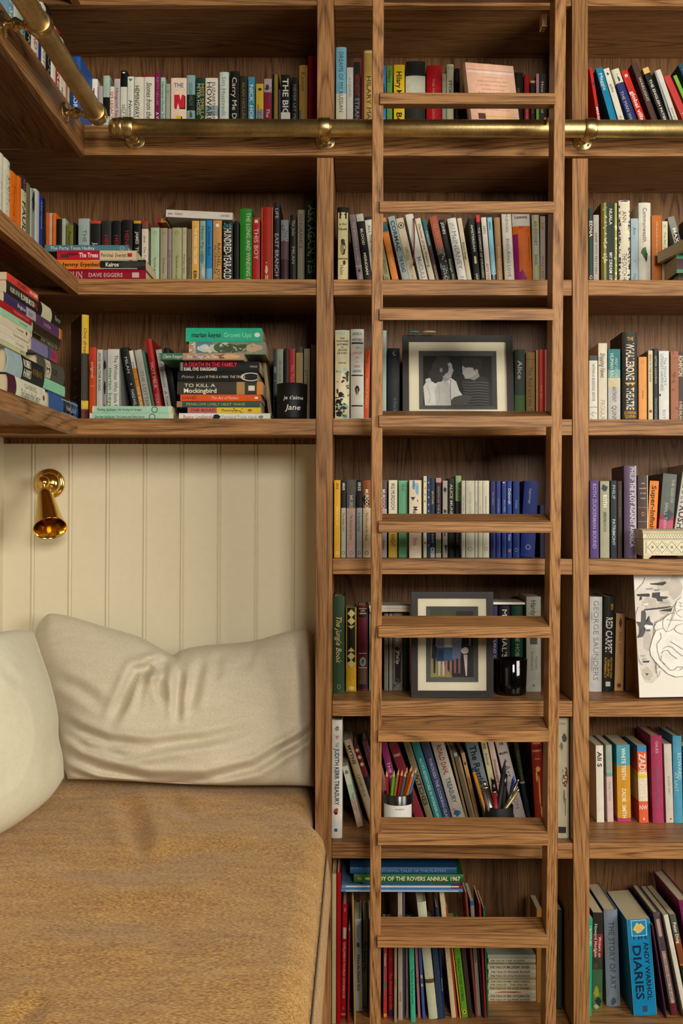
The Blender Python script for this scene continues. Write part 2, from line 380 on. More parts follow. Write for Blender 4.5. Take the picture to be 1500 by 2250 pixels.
for k in range(-1, 9):
    c = lad(k); c.x = ra; tl = math.radians(15)
    m = MB()
    dep = .072; th = .0255
    n0 = .0125; prof = [(n0 + .0003, n0 * math.tan(tl)), (n0 + .0003, th + n0 * math.tan(tl)), (dep, th + dep * math.tan(tl)), (dep, dep * math.tan(tl))]
    pf = [(0, 0), (0, th), (n0, th + n0 * math.tan(tl)), (n0, n0 * math.tan(tl))]
    def prism(xa, xb, pf):
        vs = [Vector((x, c.y + y, c.z + z)) for x in (xa, xb) for y, z in pf]
        m.add(vs, [(0, 1, 2, 3), (7, 6, 5, 4), (0, 4, 5, 1), (1, 5, 6, 2), (2, 6, 7, 3), (3, 7, 4, 0)], OAKX)
    prism(ra, rb, pf)
    sa, sb = P(841.5, 460, LZ0 + .024).x, P(1214.5, 460, LZ0 + .024).x
    prism(sa, sb, prof)
    m.build('rung', L_, ol, .0012)
m = MB(); q = P(1196, 45, 2.33)
obox(m, Vector((sb - .012, q.y, q.z - .013)), .012, .03, .03, BRASS_SAT, Vector((0, 0, 1)), Vector((0, 1, 0)))
m.build('hook_plate', L_, ol, .001)

for xa, xb in ((817, 841.5), (1214.5, 1239)):
    a, b = P(xa, 460, LZ0 + .024).x + .003, P(xb, 460, LZ0 + .024).x - .003
    m = MB(); hp = [(YR + math.cos(t) * (RR + .0012), zR + math.sin(t) * (RR + .0012)) for t in [PI * (1.0 - k / 10) for k in range(11)]]
    hp = [(2.300, zR)] + hp; ho = [(2.300, zR + .006)] + [(YR + math.cos(t) * (RR + .005), zR + math.sin(t) * (RR + .005)) for t in [PI * (1.0 - k / 10) for k in range(11)]]
    vs = [Vector((x, y, z)) for x in (a, b) for y, z in hp + ho]; n = len(hp)
    fs = []
    for i in range(n - 1): fs += [(i, i + 1, 2 * n + i + 1, 2 * n + i), (n + i, 3 * n + i, 3 * n + i + 1, n + i + 1), (i, n + i, n + i + 1, i + 1), (2 * n + i, 2 * n + i + 1, 3 * n + i + 1, 3 * n + i)]
    m.add(vs, fs, BRASS_SAT); m.build('hook', L_, ol)
# ------------------------------------------------------------ daybed
SZ = CH - .712                        # seat height
def bump(p, a, b, w_, s=1.0):
    """gaussian ridge along segment a-b in photo pixels"""
    a, b, p = Vector(a), Vector(b), Vector(p); ab = b - a
    t = max(0, min(1, (p - a).dot(ab) / ab.length_squared)); d = (p - a - ab * t).length
    return s * math.exp(-(d / w_) ** 2) * (.35 + .65 * math.sin(PI * min(1, max(0, t * .9 + .05))))
def crease(p, pts, w_, s):
    best = 9e9; tt = 0; acc = 0; n = len(pts) - 1
    for i in range(n):
        a, b = pts[i], pts[i + 1]; abx, aby = b[0] - a[0], b[1] - a[1]; l2 = abx * abx + aby * aby
        t = max(0, min(1, ((p[0] - a[0]) * abx + (p[1] - a[1]) * aby) / l2))
        dx, dy = p[0] - a[0] - abx * t, p[1] - a[1] - aby * t
        d = math.hypot(dx, dy)
        if d < best: best, tt, sg = d, (i + t) / n, (1 if abx * dy - aby * dx > 0 else -1)
    fade = min(1, tt * 4 + .1, (1 - tt) * 4 + .1)
    q = best / w_
    return s * fade * (-math.exp(-q * q) + .55 * math.exp(-((q - 1.5) / .9) ** 2))
ob = Vector((-.53, 1.7, 0)); daybed = thing('daybed', 'daybed with an ochre melange seat cushion built into the panelled nook', 'daybed', ob)
m = MB(); m.box(XW + .012, -.115, .9, 2.45, 0, SZ - .20, CREAM); m.box(XW + .012, XL0 - .004, 2.45, WB - .01, 0, SZ - .20, CREAM); m.build('bed_base', daybed, ob, .004)
NX, NY = 150, 230
def mat_right(y):
    t = max(0, min(1, (y - 2.28) / .17)); t = t * t * (3 - 2 * t)
    return -.068 * (1 - t) + (XL0 - .006) * t
Y0, Y1 = .88, WB - .012
XA = XW + .014
def seat_pt(i, j, side=0):
    y = Y0 + (Y1 - Y0) * j / NY; xr = mat_right(y); u = i / NX
    x = XA + (xr - XA) * u
    er, el, ef = (xr - x), (x - XA), y - Y0
    z = SZ + .012
    rr = .055
    for e_ in (er, el, ef):
        if e_ < rr: z -= rr * (1 - math.sqrt(max(0, 1 - ((rr - e_) / rr) ** 2))) * .9
    if Y1 - y < .05: z -= .02 * (1 - (Y1 - y) / .05)
    z += .012 * noise.noise(Vector((x * 2.2, y * 1.8, 3.1))) + .005 * noise.noise(Vector((x * 7, y * 6, 1)))
    h = z - CH; u_ = 783 + FPX * x / y; v_ = 1155 - FPX * h / y
    p = (u_, v_)
    z += crease(p, [(265, 1745), (300, 1800), (310, 1850), (300, 1880)], 26, .012)
    z += crease(p, [(300, 1878), (380, 1870), (470, 1862), (560, 1866)], 20, .005)
    z += crease(p, [(40, 1870), (160, 1900), (300, 1903), (420, 1895), (560, 1880)], 30, .005)
    z += crease(p, [(370, 1745), (400, 1770), (440, 1790)], 18, .006)
    z += crease(p, [(0, 1990), (200, 2010), (420, 2020), (600, 2000)], 40, .005)
    z += crease(p, [(640, 1810), (690, 1850), (700, 1920)], 16, .003)
    z += crease(p, [(40, 2250), (70, 2215), (110, 2180)], 25, .006)
    z += crease(p, [(330, 2050), (430, 2080), (560, 2100)], 45, .004)
    return Vector((x, y, z))
m = MB(); vs = [seat_pt(i, j) for j in range(NY + 1) for i in range(NX + 1)]
fs = [(j * (NX + 1) + i, j * (NX + 1) + i + 1, (j + 1) * (NX + 1) + i + 1, (j + 1) * (NX + 1) + i) for j in range(NY) for i in range(NX)]
# side skirt: right side and front, bulging out then in
def skirt(ring, nrm):
    o = len(vs); n = len(ring); K = 7
    for k in range(1, K + 1):
        t = k / K
        for q, nn in zip(ring, nrm):
            b = vs[q]; out = (.011 if b.y < 2.3 else .0015) * math.sin(PI * min(1, t * 1.0)) - .006 * (1 if k == K else 0)
            vs.append(Vector((b.x + nn[0] * out, b.y + nn[1] * out, b.z + (SZ - .199 - b.z) * t)))
    for k in range(K):
        for a in range(n - 1):
            r0 = (lambda q: ring[q]) if k == 0 else (lambda q: o + (k - 1) * n + q)
            r1 = lambda q: o + k * n + q
            fs.append((r0(a), r1(a), r1(a + 1), r0(a + 1)))
skirt([j * (NX + 1) + NX for j in range(NY + 1)][::-1], [(1, 0)] * (NY + 1))
skirt([i for i in range(NX + 1)][::-1], [(0, -1)] * (NX + 1))
m.add(vs, fs, F_OCHRE, True); cush = m.build('seat_cushion', daybed, ob)
m = MB(); pts = []
for j in range(0, NY - 8, 2):
    b = vs[j * (NX + 1) + NX]; pts.append(Vector((b.x - .0045 + .001 * math.sin(j * .8), b.y, b.z + .0062)))
m.tube(pts, .0026, F_OCHRE, 8); m.build('piping', cush, ob)
# ------------------------------------------------------------ pillows
def pillow(name, label, outline, Zf, thick, fab, creases, n=110, seam=True):
    """outline: four px curves (top, right, bottom, left) of the front view; Zf(u,v) distance of the middle sheet"""
    top, right, bottom, left = outline
    def ev(c, t):
        t = max(0, min(1, t)) * (len(c) - 1); i = min(int(t), len(c) - 2); f = t - i
        p0, p1, p2, p3 = c[max(i - 1, 0)], c[i], c[i + 1], c[min(i + 2, len(c) - 1)]
        return tuple(.5 * (2 * p1[k] + (p2[k] - p0[k]) * f + (2 * p0[k] - 5 * p1[k] + 4 * p2[k] - p3[k]) * f * f + (3 * p1[k] - p0[k] - 3 * p2[k] + p3[k]) * f ** 3) for k in (0, 1))
    rows = []
    for j in range(n + 1):
        v = j / n
        for i in range(n + 1):
            u = i / n
            T, B, Lf, R = ev(top, u), ev(bottom, u), ev(left, v), ev(right, v)
            c = [top[0], top[-1], bottom[0], bottom[-1]]
            p = tuple((1 - v) * T[k] + v * B[k] + (1 - u) * Lf[k] + u * R[k] - ((1 - u) * (1 - v) * c[0][k] + u * (1 - v) * c[1][k] + (1 - u) * v * c[2][k] + u * v * c[3][k]) for k in (0, 1))
            e = max(0, math.sin(PI * u) * math.sin(PI * v))
            th = thick * (min(1, 1.15 * e ** .42))
            rows.append((u, v, p, th, e))
    m = MB(); vs = []
    for u, v, p, th, e in rows:
        d = sum(crease(p, c, w_, s) for c, w_, s in creases) * min(1, e * 14)
        d += .004 * noise.noise(Vector((p[0] * .012, p[1] * .012, 5))) * min(1, e * 5)
        q = P(p[0], p[1], Zf(u, v)); r = Vector((q.x, q.y, q.z - CH)).normalized()
        q2 = P(p[0], p[1], Zf(u, v) - th - d)
        vs.append(q2)
    nf = len(vs)
    for u, v, p, th, e in rows:
        q = P(p[0], p[1], Zf(u, v)); vs.append(q + Vector((0, min(th * .5, .06) + .002 * (e > 0), 0)))
    w_ = n + 1; fs = []
    for j in range(n):
        for i in range(n):
            a = j * w_ + i
            fs.append((a, a + w_, a + w_ + 1, a + 1)); fs.append((nf + a, nf + a + 1, nf + a + w_ + 1, nf + a + w_))
    edge = [i for i in range(w_)] + [j * w_ + n for j in range(1, w_)] + [n * w_ + i for i in range(n - 1, -1, -1)] + [j * w_ for j in range(n - 1, 0, -1)]
    for k in range(len(edge)):
        a, b = edge[k], edge[(k + 1) % len(edge)]; fs.append((a, b, nf + b, nf + a))
    m.add(vs, fs, fab, True)
    c = sum(vs, Vector()) / len(vs); zmin = min(v_.z for v_ in vs)
    org = Vector((c.x, c.y, zmin))
    o = m.build(name, None, org)
    return tag(o, label, 'cushion')
cr = [([(366, 1444), (345, 1465), (300, 1475), (275, 1530), (245, 1590)], 16, .013), ([(368, 1446), (352, 1500), (357, 1545)], 14, .010),
      ([(400, 1470), (392, 1530), (388, 1590)], 13, .007), ([(450, 1440), (430, 1500), (415, 1560)], 18, .005), ([(480, 1430), (470, 1500)], 16, .005),
      ([(366, 1446), (330, 1455), (312, 1500), (300, 1560)], 11, .006),
      ([(125, 1578), (180, 1610), (240, 1632), (330, 1640), (450, 1625), (560, 1600)], 17, .009),
      ([(125, 1600), (190, 1640), (270, 1660), (380, 1650)], 13, .006), ([(140, 1655), (220, 1690), (330, 1712), (450, 1712), (560, 1685), (660, 1625), (692, 1608)], 15, .010),
      ([(140, 1690), (220, 1722), (340, 1730), (460, 1715)], 11, .007), ([(600, 1655), (650, 1632), (690, 1600)], 12, .009),
      ([(664, 1400), (670, 1500), (672, 1600), (668, 1740)], 14, .005), ([(560, 1410), (540, 1470)], 14, .004), ([(120, 1490), (170, 1510), (240, 1560)], 20, .004)]
cr = [(c, w_ * .8, s_ * 1.9) for c, w_, s_ in cr]
pillow('pillow', 'large crumpled beige linen pillow against the cream panelled wall', (
    [(84, 1372), (100, 1353), (118, 1348), (160, 1356), (225, 1376), (300, 1398), (345, 1422), (378, 1440), (400, 1428), (450, 1418), (550, 1409), (620, 1390), (668, 1380), (688, 1392)],
    [(688, 1392), (690, 1500), (690, 1620), (690, 1728)],
    [(150, 1712), (250, 1715), (380, 1722), (500, 1726), (620, 1726), (690, 1728)],
    [(84, 1372), (76, 1430), (95, 1500), (122, 1590), (135, 1670), (150, 1712)]), lambda u, v: 2.735 - .10 * v, .105, F_LINEN, cr, 130)
pillow('pillow', 'cream cotton pillow cropped by the left edge, against the left wall', (
    [(-150, 1440), (-70, 1405), (0, 1389), (40, 1384), (72, 1388)],
    [(72, 1388), (88, 1440), (108, 1500), (124, 1570), (126, 1620), (136, 1665), (140, 1708)],
    [(-130, 1885), (-60, 1858), (0, 1832), (60, 1794), (110, 1752), (140, 1708)],
    [(-150, 1440), (-170, 1600), (-160, 1800), (-130, 1885)]), lambda u, v: 2.10 + .30 * u - .04 * v, .10, F_COTTON,
    [([(0, 1460), (30, 1490), (50, 1510)], 12, .004), ([(125, 1590), (110, 1700), (120, 1740)], 14, .003)], 90)
# ------------------------------------------------------------ wall lamp
def Mdir(loc, d): return Matrix.Translation(loc) @ Vector(d).to_track_quat('Z', 'Y').to_matrix().to_4x4()
pc = P(109.5, 1063, WB - .008)
lamp = thing('wall_lamp', 'polished brass wall lamp with a tilted cone shade on cream panelling', 'wall lamp', pc)
m = MB(); R0 = .0425
m.lathe([(R0, 0), (R0, .004), (R0 * .97, .0065), (R0 * .90, .0075), (R0 * .80, .007), (R0 * .76, .009), (R0 * .70, .016), (R0 * .55, .022), (R0 * .3, .0255), (.0005, .0265)], BRASS_NEW, 48, Mdir(pc, (0, -1, 0)))
bp_ = m.build('backplate', lamp, pc)
for a in (45, 135, 225, 315):
    q = pc + Vector((math.cos(math.radians(a)) * R0 * .87, -.0072, math.sin(math.radians(a)) * R0 * .87))
    m = MB(); m.lathe([(.0028, 0), (.0024, .0012), (.0002, .0018)], BRASS_NEW, 12, Mdir(q, (0, -1, 0))); m.build('screw', bp_, pc)
bc = P(96, 1060, WB - .055)
m = MB(); m.tube([pc + Vector((0, -.02, 0)), bc], .006, BRASS_NEW, 14); m.build('arm', lamp, pc)
m = MB(); m.lathe([(.0175 * math.sin(PI * k / 16) + .0001, -.0175 * math.cos(PI * k / 16)) for k in range(17)], BRASS_NEW, 28, Matrix.Translation(bc)); m.build('ball_joint', lamp, pc)
rim = P(110, 1161, WB - .155); axd = (rim - bc).normalized(); s0 = bc + axd * .014; Ls = (rim - s0).length; kz = Ls / .105
prof = [(.0045, 0), (.0055, .006 * kz), (.011, .010 * kz), (.0175, .016 * kz), (.0215, .026 * kz), (.026, .045 * kz), (.032, .070 * kz), (.0385, .092 * kz), (.0435, Ls - .002), (.0442, Ls)]
m = MB(); Ms = Mdir(s0, axd)
m.lathe(prof + [(.0436, Ls + .0012), (.0424, Ls)] + [(max(r - .0018, .0002), z + .001) for r, z in prof[::-1][1:]], BRASS_NEW, 56, Ms); sh = m.build('lamp_shade', lamp, pc)
m = MB(); m.tube([s0 + axd * .014, s0 + axd * .066], .0115, BRASS_SAT, 20); m.build('lamp_holder', lamp, pc)
m = MB(); Rb = .0185
m.lathe([(.0105, .064), (.012, .070)] + [(Rb * math.sin(a), .088 - Rb * math.cos(a)) for a in [PI * k / 14 for k in range(4, 15)]], glass_mat('bulb_glass', (1, .93, .8)), 32, Ms)
bl = m.build('bulb', lamp, pc)
m = MB(); sd = axd.orthogonal().normalized(); sd2 = axd.cross(sd)
for a in (0, 60, 120, 180, 240, 300):
    o_ = (sd * math.cos(math.radians(a)) + sd2 * math.sin(math.radians(a))) * .005
    m.tube([s0 + axd * .069 + o_ * .6, s0 + axd * .096 + o_], .0006, paint('c8742a', .3, 0, .5, 0), 6)
m.build('filament', bl, pc)
# ------------------------------------------------------------ text
TCACHE = {}
def text_data(s, bold=0.0):
    k = (s, bold)
    if k in TCACHE: return TCACHE[k]
    cu = bpy.data.curves.new('t', 'FONT'); cu.body = s; cu.size = 1; cu.resolution_u = 2; cu.offset = bold
    o = bpy.data.objects.new('t', cu); me = bpy.data.meshes.new_from_object(o)
    vs = [(v.co.x, v.co.y) for v in me.vertices]; fs = [tuple(p.vertices) for p in me.polygons]
    bpy.data.objects.remove(o); bpy.data.meshes.remove(me); bpy.data.curves.remove(cu)
    if not vs: vs = [(0, 0)]; fs = []
    xs = [v[0] for v in vs]; x0, x1 = min(xs), max(xs)
    TCACHE[k] = (vs, fs, x0, x1); return TCACHE[k]
def put_text(m, s, mat, cx, cz, length, height, down, y, bold=.0, skew=0.0, fit=True):
    """letters centred at (cx, cz) on plane y; down=True reads from top to bottom"""
    vs, fs, x0, x1 = text_data(s, bold); W = max(x1 - x0, .01); cap = .70
    sy = height / cap; sx = length / W
    if fit: sx = min(sx, sy * 1.45); 
    if sx < sy * .5: sy = sx / .5
    out = []
    for (x, z) in vs:
        X = (x - (x0 + x1) / 2 + skew * z) * sx; Z = (z - cap / 2) * sy
        out.append((cx + Z, y, cz - X) if down else (cx + X, y, cz + Z))
    m.add(out, fs if not down else [f for f in fs], mat)
def ngon(n, rx, rz, cx, cz, y, ph=0):
    return [(cx + rx * math.cos(ph + 2 * PI * k / n), y, cz + rz * math.sin(ph + 2 * PI * k / n)) for k in range(n)]
# ------------------------------------------------------------ books
ROUGH = {}
BOOKS = []
def wavy(hexc): return paint(hexc, .45, 0, .2, .10)
PAGE = paint('ded3b4', .9, 0, .1, .12)
def page_mat():
    m, N, L, b = new_mat('page_edges')
    tc = N.new('ShaderNodeTexCoord'); wv = N.new('ShaderNodeTexWave'); wv.inputs['Scale'].default_value = 420; wv.inputs['Distortion'].default_value = 2
    L.new(tc.outputs['Object'], wv.inputs['Vector'])
    mix = N.new('ShaderNodeMix'); mix.data_type = 'RGBA'; mix.inputs['A'].default_value = lin('a8977055'[:6]); mix.inputs['B'].default_value = lin('ddd0ae')
    L.new(wv.outputs['Fac'], mix.inputs['Factor']); L.new(mix.outputs['Result'], b.inputs['Base Color']); b.inputs['Roughness'].default_value = .9
    return m
PAGE = page_mat()
def make_book(wd, h, d, col, bands, titles, motifs, hard, right=False, kind='book', flat_spine=False):
    """local frame: x thickness, y depth (spine at 0), z height. Returns list of (name, MB)"""
    ox = -wd if right else 0
    t = .0022 if hard else .0005
    bulge = (min(.0045, wd * .12) if hard else min(.0014, wd * .05)) * (0 if flat_spine else 1)
    base = wavy(col)
    n = 6 if wd > .012 else 3
    prof = [(0, d)]
    for k in range(n + 1):
        a = k / n; prof.append((wd * a, bulge - 4 * bulge * a * (1 - a)))
    prof.append((wd, d))
    inner = [(t, d)] + [(max(t, min(wd - t, wd * k / n)), bulge - 4 * bulge * (k / n) * (1 - k / n) + t) for k in range(n + 1)] + [(wd - t, d)]
    cuts = [(h, base)] + []
    zs = [h]; mats = []
    cur = base
    for f, c in sorted(bands, key=lambda b: b[0]):
        z = h * (1 - f)
        if f <= 0.001: cur = wavy(c); continue
        zs.append(z); mats.append(cur); cur = wavy(c)
    zs.append(0); mats.append(cur)
    m = MB(); N_ = len(prof)
    for (za, zb), mt in zip(zip(zs[:-1], zs[1:]), mats):
        vs = [(ox + x, y, z) for z in (za, zb) for x, y in prof]
        m.add(vs, [(k, k + 1, N_ + k + 1, N_ + k) for k in range(N_ - 1)], mt)
    vs = [(ox + x, y, z) for z in (h, 0) for x, y in inner]
    m.add(vs, [(k + 1, k, N_ + k, N_ + k + 1) for k in range(N_ - 1)], base)
    for z, mt in ((h, mats[0]), (0, mats[-1])):
        vs = [(ox + x, y, z) for x, y in prof] + [(ox + x, y, z) for x, y in inner]
        f = [(k, N_ + k, N_ + k + 1, k + 1) if z else (k, k + 1, N_ + k + 1, N_ + k) for k in range(N_ - 1)]
        m.add(vs, f, mt)
    for x0_, x1_ in ((0, t), (wd - t, wd)):
        m.add([(ox + x0_, d, 0), (ox + x1_, d, 0), (ox + x1_, d, h), (ox + x0_, d, h)], [(3, 2, 1, 0)], base)
    parts = [('cover', m)]
    g = .003 if hard else .0004
    pg = MB(); pg.box(ox + t, ox + wd - t, max(t + .0005, bulge * .6 + t), d - (g if hard else .0002), g, h - g, PAGE); parts.append(('pages', pg))
    y = -bulge * (.55 if wd > .012 else .9) - .0005
    if motifs:
        mm = MB()
        for i, mo in enumerate(motifs):
            sh, cx, cz, sw, shh, c = mo[0], float(mo[1]), float(mo[2]), float(mo[3]), float(mo[4]), mo[5]
            X, Z, rx, rz = ox + cx * wd, h * (1 - cz), sw * wd / 2, shh * wd / 2; mt = wavy(c); yy = -.0001 * i
            if sh in 'cdtTr':    # shapes cut into columns so that they follow the rounded spine
                K = 10 if rx > wd * .15 else 4; vv = []
                for k in range(K + 1):
                    q = -1 + 2 * k / K; e = {'c': math.sqrt(max(0, 1 - q * q)), 'r': 1, 'd': 1 - abs(q), 't': 1 - abs(q), 'T': 1 - abs(q)}[sh]
                    lo, hi = {'t': (-1, -1 + 2 * e), 'T': (1 - 2 * e, 1)}.get(sh, (-e, e))
                    vv += [(X + rx * q, yy, Z + rz * lo), (X + rx * q, yy, Z + rz * hi)]
                mm.add(vv, [(2 * k, 2 * k + 1, 2 * k + 3, 2 * k + 2) for k in range(K)], mt)
            elif sh == 'o':
                a, b = ngon(20, rx, rz, X, Z, yy), ngon(20, rx * .78, rz * .78, X, Z, yy)
                mm.add(a + b, [(k, 20 + k, 20 + (k + 1) % 20, (k + 1) % 20) for k in range(20)], mt)
            elif sh == 'b':
                rnd = random.Random(int(cz * 997 + cx * 31)); a = [(X + rx * math.cos(q) * (.6 + .5 * rnd.random()), yy, Z + rz * math.sin(q) * (.6 + .5 * rnd.random())) for q in [2 * PI * k / 13 for k in range(13)]]
                mm.add(a + [(X, yy, Z)], [((k + 1) % 13, k, 13) for k in range(13)], mt)
            elif sh == 's':   # scattered small strokes
                rnd = random.Random(int(cz * 131 + cx * 17 + sw * 7))
                for q in range(16):
                    a, b = X + (rnd.random() - .5) * 2 * rx, Z + (rnd.random() - .5) * 2 * rz; l, hh = wd * (.05 + .1 * rnd.random()), wd * (.02 + .05 * rnd.random()); an = rnd.random() * 3
                    ca, sa = math.cos(an), math.sin(an)
                    mm.add([(a + l * ca * i_ - hh * sa * j_, yy, b + l * sa * i_ + hh * ca * j_) for i_, j_ in ((-1, -1), (1, -1), (1, 1), (-1, 1))], [(3, 2, 1, 0)], mt)
        base_y = [v.y for v in mm.v]
        for v, by in zip(mm.v, base_y):
            a = max(0, min(1, (v.x - ox) / wd)); v.x = max(ox + .0003, min(ox + wd - .0003, v.x)); v.y = bulge - 4 * bulge * a * (1 - a) - .0003 + by
            v.z = max(.0003, min(h - .0003, v.z))
        parts.append(('illustration', mm))
    if titles:
        tm = MB()
        for e in titles:
            s_ = e[0]
            if not s_: continue
            if s_[0] == '^':
                put_text(tm, s_[1:], wavy(e[2]), ox + wd * .5, h * (1 - float(e[1])), wd * float(e[3] if len(e) > 3 else .8), wd * float(e[4] if len(e) > 4 else .22), False, y - .0004, .012, fit=False)
            else:
                a, b = [float(q) for q in e[1].split('-')]; sz = float(e[3]) if len(e) > 3 and e[3] else .5; off = float(e[4]) if len(e) > 4 and e[4] else .5
                ital = .3 if s_[0] == '/' else 0; bold = .018 if s_[0] == '*' else 0
                s_ = s_.lstrip('/*')
                put_text(tm, s_, wavy(e[2]), ox + wd * off, h * (1 - (a + b) / 2), h * (b - a), min(wd * sz, .022), True, y - .0004, bold, ital)
        if tm.v:
            for v in tm.v:
                a = max(0, min(1, (v.x - ox) / wd)); v.y = bulge - 4 * bulge * a * (1 - a) - .0006
            parts.append(('title', tm))
    return parts
def place_book(parts, label, loc, rot, group, name='book'):
    t = thing(name, label, 'book', loc, rot, group)
    for nm, mb in parts: mb.build(nm, t, (0, 0, 0))
    return t
def parse(line):
    f = [x.strip() for x in line.split('|')] + ['', '', '', '']
    head = f[0].split(); col = head[-1]; nums = [float(x) for x in head[:-1]]
    titles = [e.split('@') for e in f[1].split(';') if e.strip()]
    for e in titles:
        e[0] = e[0].strip()
        if len(e) == 2: e.insert(1, '.08-.92')
    bands, motifs, o = [], [], {}
    for k in f[3].split():
        if k[0] == 'B': a, b = k[1:].split('='); bands.append((float(a), b))
        elif k[0] == 'm' and k[1] == '=': motifs.append(k[2:].split(','))
        elif '=' in k: a, b = k.split('='); o[a] = float(b)
        else: o[k] = 1
    return nums, col, titles, f[2], bands, motifs, o
USED = {}
def uniq(desc, place, prev):
    lab = desc + ', ' + place
    if lab in USED:
        lab = desc + ', right of the ' + prev + ', ' + place
        if lab in USED: print('DUP LABEL', lab)
    USED[lab] = 1
    if len(lab.split()) > 16: print('LONG', len(lab.split()), lab)
    if len(lab.split()) < 4: print('SHORT', lab)
    return lab
def row(text, r, Zs, place, group, dflt_d=.128):
    zb = ROW[r] + .0003; prev = None; pq = None
    for line in text.strip().split('\n'):
        if not line.strip() or line[0] == '#': continue
        nums, col, titles, desc, bands, motifs, o = parse(line)
        Z = o.get('Z', Zs)
        if 'b' in o: Z = PZ(nums[0], o['b'], zb).y; Z = min(max(Z, F + .004), BK - .02)
        d = min(o.get('d', dflt_d), BK - Z - .002)
        if len(nums) == 3:
            x0, x1, yt = nums; a = P(x0, yt, Z); b = P(x1, yt, Z)
            wd = b.x - a.x - .0006; h = a.z - zb; ang = 0; right = False; loc = (a.x + .0003, Z, zb)
        else:
            xt0, xt1, yt, xb0, yb = nums; a, b, c = P(xt0, yt, Z), P(xt1, yt, Z), P(xb0, yb, Z)
            ang = math.atan2(a.x - c.x, a.z - c.z); wh = b.x - a.x; wd = wh * math.cos(ang) - .0006
            right = ang > 0
            h = (a.z - zb - (wd * math.sin(ang) if right else 0)) / math.cos(ang)
            loc = (a.x - h * math.sin(ang) + (wd * math.cos(ang) if right else 0), Z, zb)
        # neighbours may touch but not pass through each other
        wd = max(wd, .003); ca, sa = math.cos(ang), math.sin(ang); px = loc[0]
        if pq and abs(pq[4] - Z) < .03 and 'free' not in o:
            def left_x(z, px, w_): return px - (w_ * ca if right else 0) + (z - zb) * sa / ca - (w_ * sa * sa / ca if right else 0)
            zt_ = zb + h * ca + (wd * sa if right else 0); z2_ = min(zt_, pq[3])
            pen = max(pq[0] + (z - zb) * pq[1] - left_x(z, px, wd) for z in (zb + .001, zb + pq[2], z2_) if z <= z2_ + 1e-6)
            if pen > 0:
                pen += .0002
                if pen > .6 * wd: print('PEN', round(pen, 4), round(wd, 4), desc)
                t_ = min(pen, .45 * wd) * ca
                px += pen if not right else pen - t_ / ca
                wd -= t_
                loc = (px, Z, zb)
        # right edge line of this book: x at the base, slope, height of its lower corner, top height
        if right: pq = (px, sa / ca, 0, zb + h * ca, Z)
        else: pq = (px + wd / ca, sa / ca, -wd * sa, zb + h * ca - wd * sa, Z)
        if h < .02: print('bad height', desc, h)
        bands = [((f - (nums[2])) / max(1, (PY(zb, Z) - nums[2])) if f > 1 else f, c) for f, c in bands]
        parts = make_book(max(wd, .003), h, d, col, bands, titles, motifs, 'hc' in o, right)
        lab = uniq(desc, place, prev); prev = desc
        place_book(parts, lab, loc, (0, ang, math.radians(o.get('yaw', 0))), group)
def PY(z, Y):
    """photo row of height z at distance Y, near the middle of the frame"""
    h = z - CH; zc = Y * math.cos(PIT) + h * math.sin(PIT)
    return 1116.8 - FPX * (h * math.cos(PIT) - Y * math.sin(PIT)) / zc
def stack(text, zbase, place, group, axis=0, Xw=None):
    """lying books, listed from the bottom up; every line: x0 x1 y0 y1 colour"""
    z = zbase + .0003; prev = None
    for line in text.strip().split('\n'):
        if not line.strip() or line[0] == '#': continue
        nums, col, titles, desc, bands, motifs, o = parse(line)
        x0, x1, y0, y1 = nums
        if 'z' in o: z = max(z, o['z'])
        if axis == 0:
            Z = o.get('Z', 2.52); a, b, c = P(x0, y0, Z), P(x1, y0, Z), P(x0, y1, Z)
            L_len = b.x - a.x; th = a.z - c.z - .0003; loc = (b.x, Z, z); rz = o.get('yaw', 0)
            d = min(o.get('d', .13), BK - Z - .012)
        else:
            X = o.get('X', Xw); a, b = PX(x0, y1, X), PX(x1, y1, X)
            L_len = b.y - a.y if 'len' not in o else o['len']
            th = o['t']; loc = (X, b.y, z); rz = 90 + o.get('yaw', 0); d = o.get('d', .13)
        parts = make_book(th, L_len, d, col, bands, titles, motifs, 'hc' in o)
        lab = uniq(desc, place, prev); prev = desc
        place_book(parts, lab, loc, (0, -PI / 2 + math.radians(o.get('tilt', 0)), math.radians(rz)), group)
        z += th + .0004 + L_len * abs(math.sin(math.radians(o.get('tilt', 0))))
    return z
def wing_row(text, r, X, place, group):
    zb = ROW[r] + .0003; prev = None
    for line in text.strip().split('\n'):
        if not line.strip() or line[0] == '#': continue
        nums, col, titles, desc, bands, motifs, o = parse(line)
        x0, x1, yt = nums; Xs = o.get('X', X); a, b = PX(x0, yt, Xs), PX(x1, yt, Xs)
        top = PX(x1, yt, Xs); h = top.z - zb; wd = b.y - a.y - .0006
        if 'h' in o: h = o['h']
        bands = [((f - yt) / max(1, (PY(zb, a.y) - yt)) if f > 1 else f, c) for f, c in bands]
        parts = make_book(max(wd, .004), h, min(.13, Xs - XW - .012), col, bands, titles, motifs, 'hc' in o)
        lab = uniq(desc, place, prev); prev = desc
        place_book(parts, lab, (Xs, a.y + .0003, zb), (0, 0, PI / 2), group)
